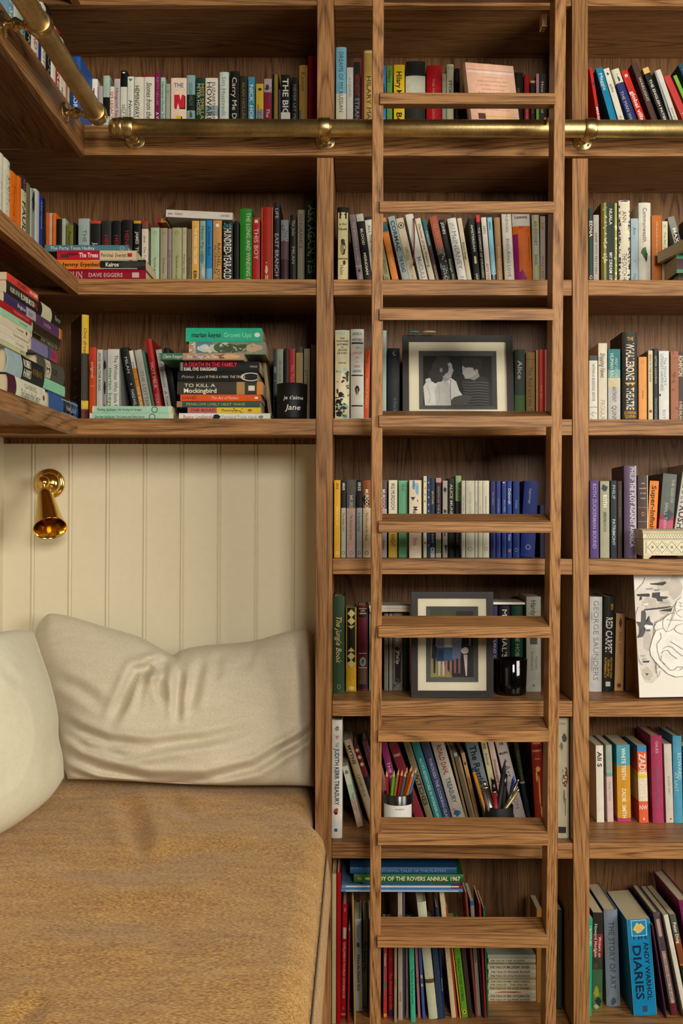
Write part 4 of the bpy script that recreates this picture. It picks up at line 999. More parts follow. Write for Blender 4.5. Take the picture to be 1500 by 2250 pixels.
# pink book facing out
zz = ROW[0]; wcov, hcov = .142, P(1010, 153, 2.52).z - zz
parts = make_book(.02, hcov, wcov, 'e2b49a', [(0, 'c9a078')], [], [], False)
t = place_book(parts, 'pink paperback facing out with small red print, rail shelf behind the ladder', (0, 0, 0), (0, 0, 0), None)
t.rotation_euler = (Matrix.Rotation(math.radians(-6.5), 3, 'Y') @ Matrix.Rotation(math.radians(-68), 3, 'Z')).to_euler()
t.location = (P(1031, 300, 2.52).x, 2.535, zz + .0175)
bk = MB()
for i in range(9): put_text(bk, ['the most tender of comic novels', 'a bright and funny book about family', 'and what is left unsaid', 'moving and wise', 'A story of two sisters', 'one long summer', 'a house by the sea', 'beautifully told', 'a joy from first to last'][i], wavy('b0605c'), wcov * .52, hcov * (.80 - .062 * i), wcov * (.45 + .25 * ((i * 37) % 10) / 10), .0042, False, 0, 0, 0, False)
bk.box(wcov * .02, wcov * .98, -.0002, 0, hcov * .90, hcov * .905, wavy('8a6a64')); bk.box(wcov * .02, wcov * .98, -.0002, 0, hcov * .86, hcov * .88, wavy('d8d4d4'))
bk.box(wcov * .30, wcov * .95, -.0002, 0, hcov * .19, hcov * .205, wavy('c9b840')); bk.box(wcov * .15, wcov * .30, -.0002, 0, hcov * .15, hcov * .24, wavy('5a3c34'))
bk.box(0, wcov, 0, .0001, 0, hcov, wavy('e2b49a'))
for v in bk.v: v.x, v.y = .0204 - v.y * .3, v.x
bk.build('cover_print', t)
# second shelf
row('''
740 767 455 17140f|^H@.09@1b1712@.6@.72;^is for@.21@1b1712@.62@.2;^Hawk@.27@1b1712@.72@.24;Helen@.72-.84@1b1712@.3@.42|cream hardback titled H is for Hawk with a brown bird|hc m=r,.5,.5,.82,5.85,d8cf9c m=b,.5,.5,.6,1.3,2c241a m=b,.44,.52,.36,.95,a08a5c m=c,.48,.42,.34,.34,40342a m=r,.5,.64,.8,.12,8a6c3c m=b,.6,.69,.3,.5,2a221a Z=2.56
767 781 472 783 600 85787c|THE WINGS OF A DOVE@.1-.62@c9bcc0@.35;TRAVELS@.8-.96@c9bcc0@.35|grey mauve leaning paperback|m=r,.5,.7,1,.08,d8ccd0 m=b,.5,.76,.5,.5,3c2c34 Z=2.57
782 798 471 799 600 1b1b19|*BLOOD@.18-.44@e0dccc@.34;*MERIDIAN@.5-.84@e0dccc@.34|black leaning paperback with a white cap|B0=c9c8b8 B487=1b1b19 Z=2.57
800 817 477 816 600 dcd9c8|ALL THE PRETTY@.12-.62@2a2a24@.32|white leaning paperback with a black top|B0=232320 B484=dcd9c8 Z=2.57
818 832 478 841 600 8f9068|NO COUNTRY@.6-.8@1e1e14@.5;OLD MEN@.84-.98@1e1e14@.5|olive leaning paperback right beside the ladder stile|Z=2.57
833 848 480 858 600 d9812c|NO COUNTRY@.42-.7@f0c890@.4|orange and teal leaning paperback|B0=d9812c B489=2c5c64 B511=d9812c Z=2.57 m=s,.5,.17,.9,1.2,142c34
852 868 477 883 611 9aaaa8|*THE ROAD@.55-.78@232a2c@.55;*CORMAC@.06-.48@232a2c@.55|pale grey blue leaning paperback|Z=2.57
869.5 886.5 481 899 611 ccbfa2|/LET THE GREAT WORLD@.4-.95@a49474@.4|cream leaning paperback with a round stamp|m=o,.5,.1,.85,.85,2a241c m=b,.5,.1,.35,.35,1c1812
890 908 472 921.5 611 dcd9cf|*McCULLERS@.56-.98@97958c@.5|thick white leaning paperback with a crimson bookmark ribbon|
911.5 924 481 942.5 611 ddd2b8|Member of the Wedding@.05-.7@3c362c@.4|cream leaning paperback with a brown penguin oval|m=o,.5,.93,.7,.8,7a3c24 m=b,.5,.93,.3,.4,2c1c14
926.5 935 482 956 611 2f6a72|CARSON@.08-.45@cfdcd4@.5;WUNDERS@.55-.95@c9b8b0@.5|narrow leaning paperback, teal over plum|B540=54383c
942.5 960.5 477 972 611 a8573c|GLOUCESTER@.1-.5@c98a6c@.5;CLOUD@.7-.98@c9c9c0@.4|leaning paperback, rust over a grey sea photo|B547=5c5f60 B560=2c2d2e m=s,.5,.6,.9,2,a8aca8 m=s,.5,.75,.9,2,88908c
964.5 976 483 990.5 611 171d17|*JOHN@.04-.2@d8d8c4@.55;Amongst Women@.55-.92@cfd0bc@.5|black leaning paperback with white lettering|
982 1002 481 1006 611 dcdad2|JAY@.06-.16@9a9a94@.4;McINERNEY@.18-.7@77787a@.48;FALLS@.8-.97@8c98a4@.4|white leaning hardback with grey capitals|hc
1004 1014 480 1026 611 cfc3a2|Black Dogs@.3-.6@4a4434@.45|slim cream leaning paperback|
1028 1041 480 1042 611 161916|AMSTERDAM@.08-.46@dcd8c8@.4;IAN@.76-.86@dcd8c8@.4|black leaning paperback with a cream badge|m=r,.5,.57,.4,1.3,c9b88c
1045 1053.5 473 1057.5 611 1b1815|THE COMFORT OF STRANGERS@.16-.82@c9c4b4@.5|narrow black leaning paperback with a red cap|B0=c02c30 B488=1b1815
1056.5 1068 478 1067.5 611 c9c2b4|IAN@.12-.22@3a3834@.5;AMSTERDAM@.62-.98@9a4c38@.5|greyish cream leaning paperback|
1070 1080.5 478 1080 611 7cb0c4|ON CHESIL BEACH@.5-.9@d8e8e8@.4;IAN@.06-.16@234@.5|light blue leaning paperback|B603=2a3438
1085 1098 478 1091.5 611 9c7850|ENDURING LOVE@.4-.85@dcc49c@.4|bronze leaning hardback|hc
1101 1122.5 460 1109 611 d9d5c6|ENDURING LOVE@.36-.82@77746a@.3;McEWAN@.06-.28@77746a@.3|tall white leaning hardback|hc
1124 1163 455 1131 611 cc6414|^Lessons@.12@23201e@.7@.18;^Ian@.24@b02c44@.25@.18|tall orange and magenta hardback titled Lessons|hc B0=cfc9c0 B497=cc6414 m=r,.14,.64,.28,3.1,8c1468 m=b,.42,.86,.5,1.2,8c1468 m=r,.35,.9,.66,.7,8c1468 m=r,.88,.5,.02,1.4,5a1c10
1166 1184 472 1168.5 611 a9ab92|AN ODYSSEY@.08-.4@3c444a@.4;DANIEL@.52-.66@3c444a@.4|grey green hardback titled An Odyssey|hc m=r,.85,.14,.3,1,b4b83c m=r,.85,.75,.3,2,a4a848
1185.5 1197.5 475 918174|SUE@.08-.18@8a3c34@.42;WHILE I WAS GONE@.52-.98@4a3c34@.42|taupe paperback beside the right stile|
''', 1, 2.60, 'second shelf, middle bay', 'books on the second shelf, middle bay')
stack('''
736 891 600 611 c8382e|GERARD WOODS@.2-.55@e89c8c@.4|coral red book lying flat under the leaning books|Z=2.53 d=.03
''', ROW[1], 'second shelf, middle bay', None)
m = MB(); rp = [P(908, 481, 2.60) + Vector((0, .004, .004)), P(909, 486, 2.585), P(910, 520, 2.580), P(908.5, 570, 2.578), P(907.5, 584, 2.578)]
for q in (-1, 1): m.tube([p + Vector((q * .0009, 0, 0)) for p in rp], .0009, paint('8a1430', .6), 6)
tag(m.build('bookmark_ribbon', None, rp[0]), 'crimson bookmark ribbon hanging over the thick white leaning paperback', 'bookmark')
row('''
736 768 725 cfc7a4|^THE@.09@1f1d1a@.32@.12;^THOUSAND@.12@1f1d1a@.85@.12;^AUTUMNS@.155@1f1d1a@.75@.12;^OF@.185@1f1d1a@.2@.09;^JACOB@.215@1f1d1a@.6@.14;^DE ZOET@.25@1f1d1a@.66@.12;^DAVID@.355@3a3a38@.55@.1|illustrated cream hardback with a mountain drawing|hc m=t,.5,.6,.9,2.6,e2dab4 m=b,.85,.5,.2,1,1e2a2c m=b,.4,.7,.4,.5,1c1c1a m=b,.25,.77,.5,.35,1c1c1a m=b,.7,.42,.4,.25,9cc0b8 m=b,.35,.45,.4,.2,9cc0b8 m=b,.55,.83,.8,.4,86b4b0 m=b,.3,.9,.5,.5,22241f m=b,.7,.93,.5,.35,6f9ca4 m=b,.3,.97,.5,.2,8aa48c m=b,.45,.03,.7,.25,a4c8c0 m=s,.5,.6,.9,2,22221f m=s,.5,.85,.9,1,22221f Z=2.565
770 799.5 723 cfcdc2|^JESSICA@.05@5f94a4@.72@.2;^MITFORD@.115@5f94a4@.72@.2;^THE@.2@d09c94@.22@.14;^AMERICAN@.255@d09c94@.66@.16;^WAY@.305@d09c94@.3@.14;^OF@.35@d09c94@.15@.12;^DEATH@.40@cc8480@.42@.16;^REVISITED@.45@4f84b0@.6@.18;^DUCKWORTH@.975@33332e@.4@.09|white hardback with a small black coffin drawing|hc m=r,.5,.15,.86,.12,161616 m=r,.5,.495,.86,.1,161616 m=r,.5,.82,.86,.1,161616 m=b,.5,.65,.36,.9,17161a m=c,.5,.6,.12,.12,c4c4bc m=r,.5,.67,.06,.5,b4b4ac Z=2.565
800 814 766 796.5 911 c9501a|/Melena di Pingalina@.35-.85@e8b088@.4;Nancy@.06-.2@5a2414@.4|orange leaning book beside the white coffin book|Z=2.57
815.5 822 780 b08c84||thin pink spine hidden beside the ladder stile|Z=2.57
838 849 726 9fb4a8||tall pale teal spine right of the ladder stile|hc
850.5 878 765 111a24|A Fine Balance@.65-.95@6c7a80@.26@.62|thick navy black paperback with a crescent moon|m=o,.6,.07,.3,.3,c9c9b4 m=c,.66,.065,.26,.26,111a24
1130.5 1153 768 26352a|Alice@.14-.4@d0d4c0@.45|dark green paperback right of the black photo frame|B868=3c6024
1155 1175 774 8f6c2c|The Red and the Green@.2-.98@2f240f@.38|tan brown paperback, third shelf beside the green one|m=r,.5,.1,1,.05,5a2c14
1177 1182 769 9c7a44||thin tan spine beside the red book|
1182.5 1194.5 768 9f2414|THE SEA@.45-.68@d08450@.35|dull red hardback near the right stile|hc
1195.5 1202 768 a01f18||last thin red spine beside the right stile|
''', 2, 2.61, 'third shelf, middle bay', 'books on the third shelf, middle bay')
stack('''
734 822 913 917 b9bca8||thin pale booklet lying under the upright hardbacks|Z=2.50 d=.06
''', ROW[2], 'third shelf, middle bay', None)
row('''
734 748 1055 cf9a26|IRIS@.04-.12@2e2414@.42;UNDER THE NET@.34-.6@e8cf80@.4|yellow paperback, first from the left post|m=o,.5,.94,.4,.4,f0e0b0 b=1225
749.5 760 1055 a9ab98|*IRIS@.03-.14@dcdccc@.5;The Italian Girl@.42-.66@4a4c40@.42|narrow paperback, black over grey green|B0=17171a B1116=a9ab98 m=o,.5,.94,.7,.7,2c2c24 b=1225
761.5 781 1054 b89c92|*MURDOCH@.2-.55@a8a8a0@.38;The Red and the Green@.45-.78@6a5450@.3|paperback, grey over dusty pink|B0=55544f B1115=a84c34 B1117=b89c92 m=o,.5,.94,.4,.4,a85040 b=1225
783 795.5 1055 9fa4a4|*IRIS@.03-.14@dcdccc@.5;A Severed Head@.42-.66@44504a@.42|narrow paperback, slate over grey|B0=1b2028 B1116=9fa4a4 m=o,.5,.94,.6,.6,2c2c28 b=1225
797 814.5 1055 c4ae8a|*MURDOCH@.12-.38@e4dccc@.42;The Nice and the Good@.42-.78@5a4c38@.32|paperback, orange bark photo over cream|B0=8a4c20 B1116=c4ae8a m=b,.3,.25,.6,1.4,1d1410 m=b,.7,.3,.3,1,20140f m=o,.5,.94,.5,.5,2c241c b=1225
815 822 1055 1c1b1c||thin black spine left of the ladder stile, fourth row|b=1225
836 850 1055 9d9792|*MURDOCH@.12-.38@cfc4c8@.45;Angels@.78-.9@4c4a48@.4|mauve over grey paperback beside the ladder stile|B0=4f3c44 B1118=9d9792 b=1225
853.5 873 1055 c9a63c|IRIS MURDOCH@.04-.38@2c281c@.42;KNIGHT@.7-.86@2c281c@.45|cream over yellow paperback|B0=d4cdb4 B1150=c9a63c b=1225
875.5 895.5 1056 74bf95|IRIS@.05-.14@3c7a5c@.3|mint green paperback, fourth row|m=o,.5,.93,.45,.45,3c7a5c b=1225
899 926 1055 d6c6ae|*Murakami@.34-.62@1e1a18@.36;Shore@.74-.84@b0605c@.34|thick cream paperback with blue fish|m=b,.35,.06,.3,1.1,4f86a8 m=b,.65,.12,.3,1.2,6fa4bc m=T,.3,.24,.4,.3,27384c m=T,.68,.27,.12,.2,27384c b=1226
930 937.5 1046 d8d2b4|^F@.07@1c1a14@.4@.5;^I@.15@1c1a14@.15@.5;^V@.23@1c1a14@.4@.5;^E@.31@1c1a14@.4@.5;^M@.82@1c1a14@.4@.5|narrow cream spine with spaced black capitals|b=1225
938 945 1046 24365c|^R@.08@d8d8cc@.4@.5;^O@.17@d8d8cc@.4@.5;^B@.26@d8d8cc@.4@.5;^E@.35@d8d8cc@.4@.5;^R@.43@d8d8cc@.4@.5;^S@.85@d8d8cc@.4@.5|narrow navy spine with spaced white capitals|b=1225
945.3 955 1050 1d2f4c|*SPUTNIK@.1-.4@c4a870@.4;KAMI@.7-.82@9cb0c4@.45|navy paperback with gold letters and a pale foot|B1203=9ca8ac B1216=c4c8c0 m=c,.5,.9,.4,.4,14161c b=1225
957 969 1050 2a2026|SOUTH OF THE BORDER@.1-.6@c4a4a0@.32|black paperback with a pink cap and green foot|B0=c09088 B1060=2a2026 B1170=b89c94 B1185=7c8454 B1215=c4bcb0 b=1225
972 983 1056 a9a198|*Murakami@.5-.72@1c1a1a@.55|black and white photo paperback|m=b,.5,.12,.8,1.2,2b2a2a m=b,.5,.4,.7,1,333 m=T,.7,.9,.6,2,1c1a1c b=1225
984 998.5 1051 1b1a19|*ALICE MUNRO@.06-.55@cfcab8@.42|black paperback with spaced white capitals|b=1224
1000.5 1013 1045 8fae74|MURRAY@.07-.36@2c3c22@.45;THE VOICES@.46-.85@8a5c54@.6|tall paperback, sage green over black|B1101=1d1b1c b=1224
1014 1022 1056 c4c4b8|THE HAVEN@.1-.5@77787c@.45|narrow white paperback, first of the white run|b=1225
1023 1042.5 1056 cbc8b4|CUTTING LOOSE@.12-.45@85827c@.16|wide white paperback in the white run|m=o,.5,.89,.5,.5,77747c b=1225
1043 1049.5 1056 c8c6b8|AMULET@.2-.5@7c7c80@.5|narrowest white paperback in the white run|b=1225
1050.5 1060 1056 c6c4ac|NATURE@.25-.55@a4a08c@.4|pale cream paperback in the white run|b=1225
1060.5 1074.5 1056 cbc7ae|BANDLEDOSE@.16-.5@88847c@.24|last white paperback before the blue ones|m=o,.5,.89,.6,.6,77747c b=1225
1077 1088.5 1057 0f1c52|The Fallen@.1-.35@8490bc@.3|navy paperback, first of the blue run|b=1225
1090 1099.5 1057 1b2c74|ENGLAND@.15-.5@7c8cc4@.35|narrow blue paperback after the navy one|b=1225
1102.5 1112.5 1057 16307a|BIG MISS@.25-.4@90a0cc@.35|blue paperback with a pale torn top|m=b,.4,.02,.6,.3,c4c8cc b=1225
1114 1124 1057 1b3c8c|Deborah@.1-.3@e4e4e0@.62;Cost@.7-.78@e4e4e0@.5|blue paperback with large white letters|m=c,.5,.91,.7,.85,b45a30 b=1225
1127 1141 1057 13327c|POND@.25-.36@90a0cc@.3|blue paperback with a round crest|m=o,.5,.9,.6,.6,7c8cb4 b=1225
1152 1184 1056 1144 1200 122c7c|Septology@.1-.3@b4b4c8@.16@.45|thick royal blue paperback leaning to the right|m=o,.5,.87,.35,.35,9ca8cc Z=2.58
1186 1197 1110 0c1638||dark navy spine beside the right stile|b=1225
''', 3, 2.577, 'fourth shelf, middle bay', 'books on the fourth shelf, middle bay')
row('''
732 757 1310 243c24|/The Jungle Book@.2-.68@c4b07c@.5|tall dark green cloth book with gold handwritten lettering|hc m=o,.5,.93,.3,.4,8a7c4c b=1524 d=.16
760 783 1335 c79a18||yellow and black book with gold diamonds|hc m=r,.5,.32,.8,5.4,171510 m=r,.5,.88,.8,1.6,c79a18 m=d,.5,.07,.76,.8,cbb87c m=d,.5,.16,.76,.8,cbb87c m=T,.5,.235,.7,.3,cbb87c m=t,.5,.5,.7,.4,cbb87c m=d,.5,.58,.76,.8,cbb87c m=d,.5,.67,.76,.8,cbb87c m=r,.5,.78,.8,.8,c79a18 m=b,.5,.96,.6,.5,d8c890 b=1519
786 808 1330 5a1424|^KATE@.065@d8ccb4@.45@.14;^GREENAWAY@.095@d8ccb4@.7@.14|burgundy book with an oval green portrait|hc m=r,.5,.09,.8,.9,1a1618 m=c,.5,.66,.66,.95,7c9084 m=b,.5,.66,.4,.6,3c5448 m=r,.5,.83,.66,1.6,4a4030 m=r,.5,.95,.7,.5,1a1618 m=r,.5,.04,.8,.05,d8ccb4 m=r,.5,.56,.8,.05,d8ccb4 m=r,.5,.73,.8,.05,d8ccb4 b=1518
811 817 1342 8f9a80||thin pale green booklet left of the ladder|b=1517
818 824 1348 6a5a44||thin brown spine left of the ladder|b=1517
844 853 1348 77746c||narrow grey patterned book right of the ladder|m=s,.5,.5,.8,12,2a2a28 m=r,.95,.5,.1,36,c9c4b4 b=1517
855 862.5 1348 8a857a||second narrow grey patterned book|m=s,.5,.5,.8,14,3a3a38 m=r,.05,.5,.1,40,c9c4b4 b=1517
863.5 884.5 1347 6f6a60|*Philip@.5-.66@dcd8c8@.34;Clouds@.06-.4@b4bcc4@.4|patterned grey book with a black name panel|m=r,.5,.25,.6,3.2,8c8a84 m=b,.4,.46,.5,.5,15140f m=r,.5,.7,.6,3.2,14120f m=s,.5,.9,.9,1,3c3a34 b=1517
886 900 1347 1c2c22||dark green spine left of the grey photo frame|hc b=1517
1080 1093 1330 2c1a4c|LAND OF SILVER@.3-.95@b4a8c0@.42|purple hardback right of the grey photo frame|hc b=1519
1095 1121 1330 121214|MARSHAL'S TALE@.05-.9@c4c4bc@.42|thick black hardback with white capitals|hc b=1519
1123 1149 1330 123c28|THE HOBBIT DANCE@.3-.95@9cb4a0@.34|glossy dark green hardback behind the black tumbler|hc b=1519
1156 1188 1311 a9a99a|Hardy@.04-.2@2c2c28@.38;Novels@.55-.85@6c6c64@.16@.7;Collected@.5-.85@6c6c64@.16@.4|thick pale grey book with a small picture square|m=r,.5,.46,.5,.55,4c4c40 m=t,.5,.93,.12,.16,1c1c1a b=1520
''', 4, 2.59, 'fifth shelf, middle bay', 'books on the fifth shelf, middle bay')
zc = P(860, 1346, 2.59).z + .001
stack('''
812 903 1340 1347 cfc6b4||lower white booklet lying across the upright books|z=%f Z=2.60 d=.12
811 902 1334 1341 cdc5b6||upper white booklet lying across the upright books|Z=2.602 d=.12
''' % zc, ROW[4], 'fifth shelf left of the grey frame', 'white booklets lying over the upright books')
stack('''
1080 1153 1325 1330 dcd8d0||thin white booklet lying right of the grey photo frame|z=%f Z=2.60 d=.12
''' % (P(1120, 1330, 2.59).z + .0012), ROW[4], 'fifth shelf', None)
row('''
729 752 1582 d2cfc6|*JUDITH KERR TREASURY@.24-.72@20304c@.42;THE@.19-.23@20304c@.3|tall white book with a cat drawing|hc m=b,.5,.075,.5,.65,8c8a82 m=c,.42,.065,.1,.1,3c3c38 m=c,.58,.065,.1,.1,3c3c38 m=T,.5,.15,.4,.4,b47c88 m=b,.4,.77,.5,.7,a83c2c m=b,.4,.79,.4,.3,24283c m=r,.4,.93,.3,.3,2c5c94 b=1842 d=.2
751.5 765 1685 785 1818 cfd3c2|Guess How Much@.45-.74@6c6c64@.3@.66;I Love You@.5-.72@6c6c64@.3@.3|small white leaning book with a hare drawing|m=b,.5,.1,.7,.8,9c7444 b=1818 B0=cfd3c2 B1725=b4c4a8 B1760=d4b8a4 Z=2.53 d=.13
754 772 1628 806 1790 b3a183|*MYTHS@.06-.3@2a2418@.4;LEGENDS@.4-.7@4a4230@.35|cream and ochre leaning hardback|hc m=r,.08,.5,.2,14,a47624
774 788 1640 818 1770 6a1420||dark red leaning book with gold diamonds|hc m=d,.5,.06,.8,.9,cdb67c m=d,.5,.15,.8,.9,cdb67c m=d,.5,.24,.8,.9,cdb67c m=r,.5,.48,1,2.6,15141c m=d,.5,.7,.8,.9,cdb67c m=d,.5,.79,.8,.9,cdb67c m=d,.5,.9,.8,.9,cdb67c
789 808 1630 828 1770 6c3c40|*CATCHING LIFE@.1-.4@2c1c20@.36@.7;TREETOPS@.1-.4@2c1c20@.3@.3|dusty burgundy leaning hardback|hc
811 828 1640 846 1770 a06c68||dusty pink leaning book left of the ladder|
832 848 1622 868 1775 8c2c64|THE S@.25-.5@dcb8cc@.45|magenta leaning book right of the ladder stile|hc
855 876 1640 908 1787 7c1f2c|^FUNKE@.13@d8c8b8@.7@.3|burgundy leaning hardback with bold cream capitals|
885 900 1628 934 1787 7d7253|*WITCHES@.38-.78@221c14@.62;IGHTS@.06-.2@44402c@.4|khaki leaning hardback titled Witches|hc
902 920.5 1628 951 1787 2f7c80|*ALICE'S ADVENTURES IN WONDERLAND@.22-.96@a8cfc8@.36|teal leaning hardback with pale serif capitals|hc
923 942 1628 970 1787 3c4468|*THROUGH THE LOOKING-GLASS@.22-.96@a8a8bc@.36|slate blue leaning hardback with pale capitals|hc
946 975 1628 991 1787 b9b0a2|*ROALD DAHL@.07-.42@8a3438@.38;*TREASURY@.46-.76@2c5c70@.38|thick cream leaning treasury with red and blue capitals|hc m=b,.45,.88,.6,.6,2c5c84 m=b,.3,.83,.3,.3,b08494
985 993 1650 1018 1787 86704c||slim tan leaning spine after the thick treasury|
995.5 1004 1655 1029 1787 6a5c44||slim brown leaning book with a mint cap|B0=9cb0a4 B1663=6a5c44
1006 1011 1664 1037 1787 a08c6c||very thin tan leaning spine|
1012.5 1021 1655 1043 1787 bd9568|STORIES@.5-.8@5a4430@.4|orange cream leaning paperback|m=b,.5,.15,.6,1.2,3c3450 m=b,.5,.4,.7,3,b45c3c
1022 1050 1632 1060 1787 5f6f74|*/The Rattle Bag@.05-.72@16191c@.5|thick blue grey leaning book with handwritten title|
1053 1068.5 1628 1086 1787 b4ac88|*Wild@.03-.1@3c3424@.5;Animal@.14-.3@3c3424@.4|sage cream leaning paperback|m=b,.5,.47,.4,1,6c2c24
1071 1084 1628 1104 1787 c4a8a0|/Shakespeare Stories@.2-.7@4c3c3c@.42|pale pink leaning paperback|
1087 1112 1628 1128 1787 b9aeac|^THE@.05@2c2a2c@.4@.22;^MEANING@.16@2c2a2c@.8@.22;^OF@.26@2c2a2c@.25@.2;SIMON@.58-.82@8c6c70@.4;Art@.3-.45@55585c@.5|thick white leaning book titled The Meaning of Art|
1119 1136 1628 1146 1787 28301a|*THE LOST UPLAND@.05-.55@5c6c44@.42|dark olive leaning hardback with a navy foot|hc B1718=a49c7c B1722=1b2434
1166 1190 1622 1175 1787 7d1f0e|^BARONS@.06@d4a468@.7@.14;^RAFFERTY@.15@d4a468@.8@.16;^tales@.24@d4a468@.5@.1|rust red book with gold ornament|hc m=r,.5,.11,.86,.3,5c120c m=c,.5,.36,.45,.5,c88c4c m=b,.35,.45,.2,1.2,c88c4c m=b,.55,.62,.16,3.6,c88c4c m=b,.65,.85,.2,1.2,c88c4c
1222 1250 1577 cfc8ac|^PHILIP@.05@8c887c@.5@.14|tall cream book with a giraffe drawing|hc m=b,.62,.17,.45,.75,5c5c50 m=b,.4,.24,.3,.7,8c8474 m=b,.68,.5,.6,2.0,8a5a44 m=s,.68,.5,.4,1.4,dcd4bc m=b,.6,.65,.12,1.4,77705c m=r,.7,.74,.06,1.4,6c6858 m=r,.45,.93,.6,.5,3c3c38 b=1842 d=.2
''', 5, 2.62, 'sixth shelf, middle bay', 'books on the sixth shelf, middle bay')
row('''
729.5 738.5 1920 c2b487||tall cream book at the far left|Z=2.50 d=.22
739 749 1918 a00c12||tall plain red book|Z=2.50 d=.22 hc
749 764 1987 745 2236 9c1014|*CHILDREN'S WORLD COOKBOOK@.33-.82@d08a80@.42;THE@.03-.06@d8a098@.3|red cookbook with pale capitals|hc m=r,.5,.25,.6,2.2,b4aca0 m=r,.5,.955,.9,.4,b07c34 m=r,.5,.935,.9,.08,1c2044 m=r,.5,.972,.9,.08,1c2044 m=o,.5,.9,.3,.4,c4a090 b=2240
765.5 770 2045 763 2236 8c1018||very thin red book leaning slightly|Z=2.50
773 777.5 1976 777.5 2236 9a7744||thin tan cardboard edge|Z=2.50
779 794 2020 781 2222 c4c9c4|*Where the Sidewalk Ends@.38-.78@1c1c1c@.42;/Silverstein@.06-.2@1c1c1c@.42|white book titled Where the Sidewalk Ends|hc m=b,.5,.28,.6,1,55554c b=2222
795 808 2020 793 2213 8c8668|*/The Killing Pies@.25-.6@1c1a14@.55|grey olive book with black brush lettering|b=2213
810 820 2020 2b1f16||dark brown spine behind the ladder stile|
821.5 834 2030 30241a||dark spine hidden behind the ladder stile|
843 851 2052 842 2240 b02c1c|Treasury@.1-.5@dcd0c0@.5|blue and red slim book right of the stile|m=r,.15,.4,.3,16,2c6c9c m=b,.6,.6,.7,1.5,3c5c3c m=r,.5,.95,.8,1,b4943c b=2240
852.5 864.5 2052 853.5 2235 8c1018|/Peter@.05-.12@2c5c3c@.5;/The Painted Garden@.45-.9@c9605c@.5|red book with a green leaf motif|m=b,.5,.3,.6,.8,2c5c34 m=r,.5,.94,.8,1.4,1c2c4c b=2236
866 872.5 2052 865.5 2244 8f8060|poems@.3-.8@5a4c38@.5|slim khaki spine with a red top|B0=8c1c1c B2080=8f8060 b=2247
874 884 1948 875 2240 9c9180|THE L@.2-.3@3c382c@.5;GAME@.7-.95@5c5444@.4|tall taupe book with torn top|Z=2.52
885.3 889.5 1942 885.3 2240 55405a||thin dark violet sheet beside the taupe book|Z=2.53
890.5 896.5 2052 891.5 2236 7a7468|Nursery@.4-.8@3c3830@.5|slim purple grey book|m=r,.12,.5,.3,28,54405c b=2236
898 909 2052 902.5 2244 3fa483|The House At Pooh Corner@.4-.8@14302c@.45|mint turquoise slim hardback|hc b=2246
910 916 2052 918.5 2237 a86c74|Story@.3-.8@5c2c34@.5|slim dusty pink book|b=2237
917 923.5 2052 928.5 2239 3c508c||slim blue book with yellow marks|m=r,.5,.5,.6,1.2,b4a858 m=r,.5,.6,.6,1,b4a858 m=r,.5,.1,.8,3,1c2430 b=2240
914 936 1983 940.5 2239 b4b79a|^WILLIAM@.38@3c3c30@.5@.1;^MORRIS@.68@3c3c30@.5@.1|thick pale green hardback with a brown band|hc B2152=5c4c28 B2161=b4b79a m=t,.5,.65,.1,.14,1c1c14 b=2240
944.5 958.5 2045 961 2239 29384c||dark blue woven textured book|m=s,.5,.3,.9,8,3c5068 m=s,.5,.7,.9,8,3c5068 b=2240
956 961.5 1993 973.5 2246 162858|Adventures in Art@.5-.9@c4c8d4@.5|slim navy book leaning left|m=r,.5,.28,.7,.8,a83c6c
964 974.5 1946 993 2246 bfb088||cream worn book sticking up high|m=s,.5,.6,.5,6,8c7c5c
978.5 983 1993 1003 2246 a02c2c||thin red spine next to the worn cream book|
984.5 989 2045 1008 2246 c99c34||thin yellow spine beside the green postman book|
993 1007 2050 1015 2239 5c9023|*THE JOLLY POCKET POSTMAN@.3-.8@2c3c14@.42|lime green book titled The Jolly Pocket Postman|m=c,.5,.93,.6,.7,d0a83c m=b,.5,.93,.3,.4,1c1a14
1009.5 1019 2050 1029.5 2236 3a2c24||dark brown spine after the lime green book|
1021 1026 1960 1042 2200 7a3424||thin rust spine standing high|
1032 1041 1980 1048 2232 8a8074|*LINDGREN@.3-.6@2c2a24@.55|taupe book with a blue top|B0=2c5c94 B1990=8a8074 b=2232
1043 1050 2052 1058 2240 141414||slim black spine|
1052 1056.5 1985 1065.5 2246 a01c2c||thin bright red spine near the tale books|
1061 1065 1996 1071 2245 1c6c3c||thin green spine beside the tale books|
''', 6, 2.53, 'bottom shelf, middle bay', 'books on the bottom shelf, middle bay')
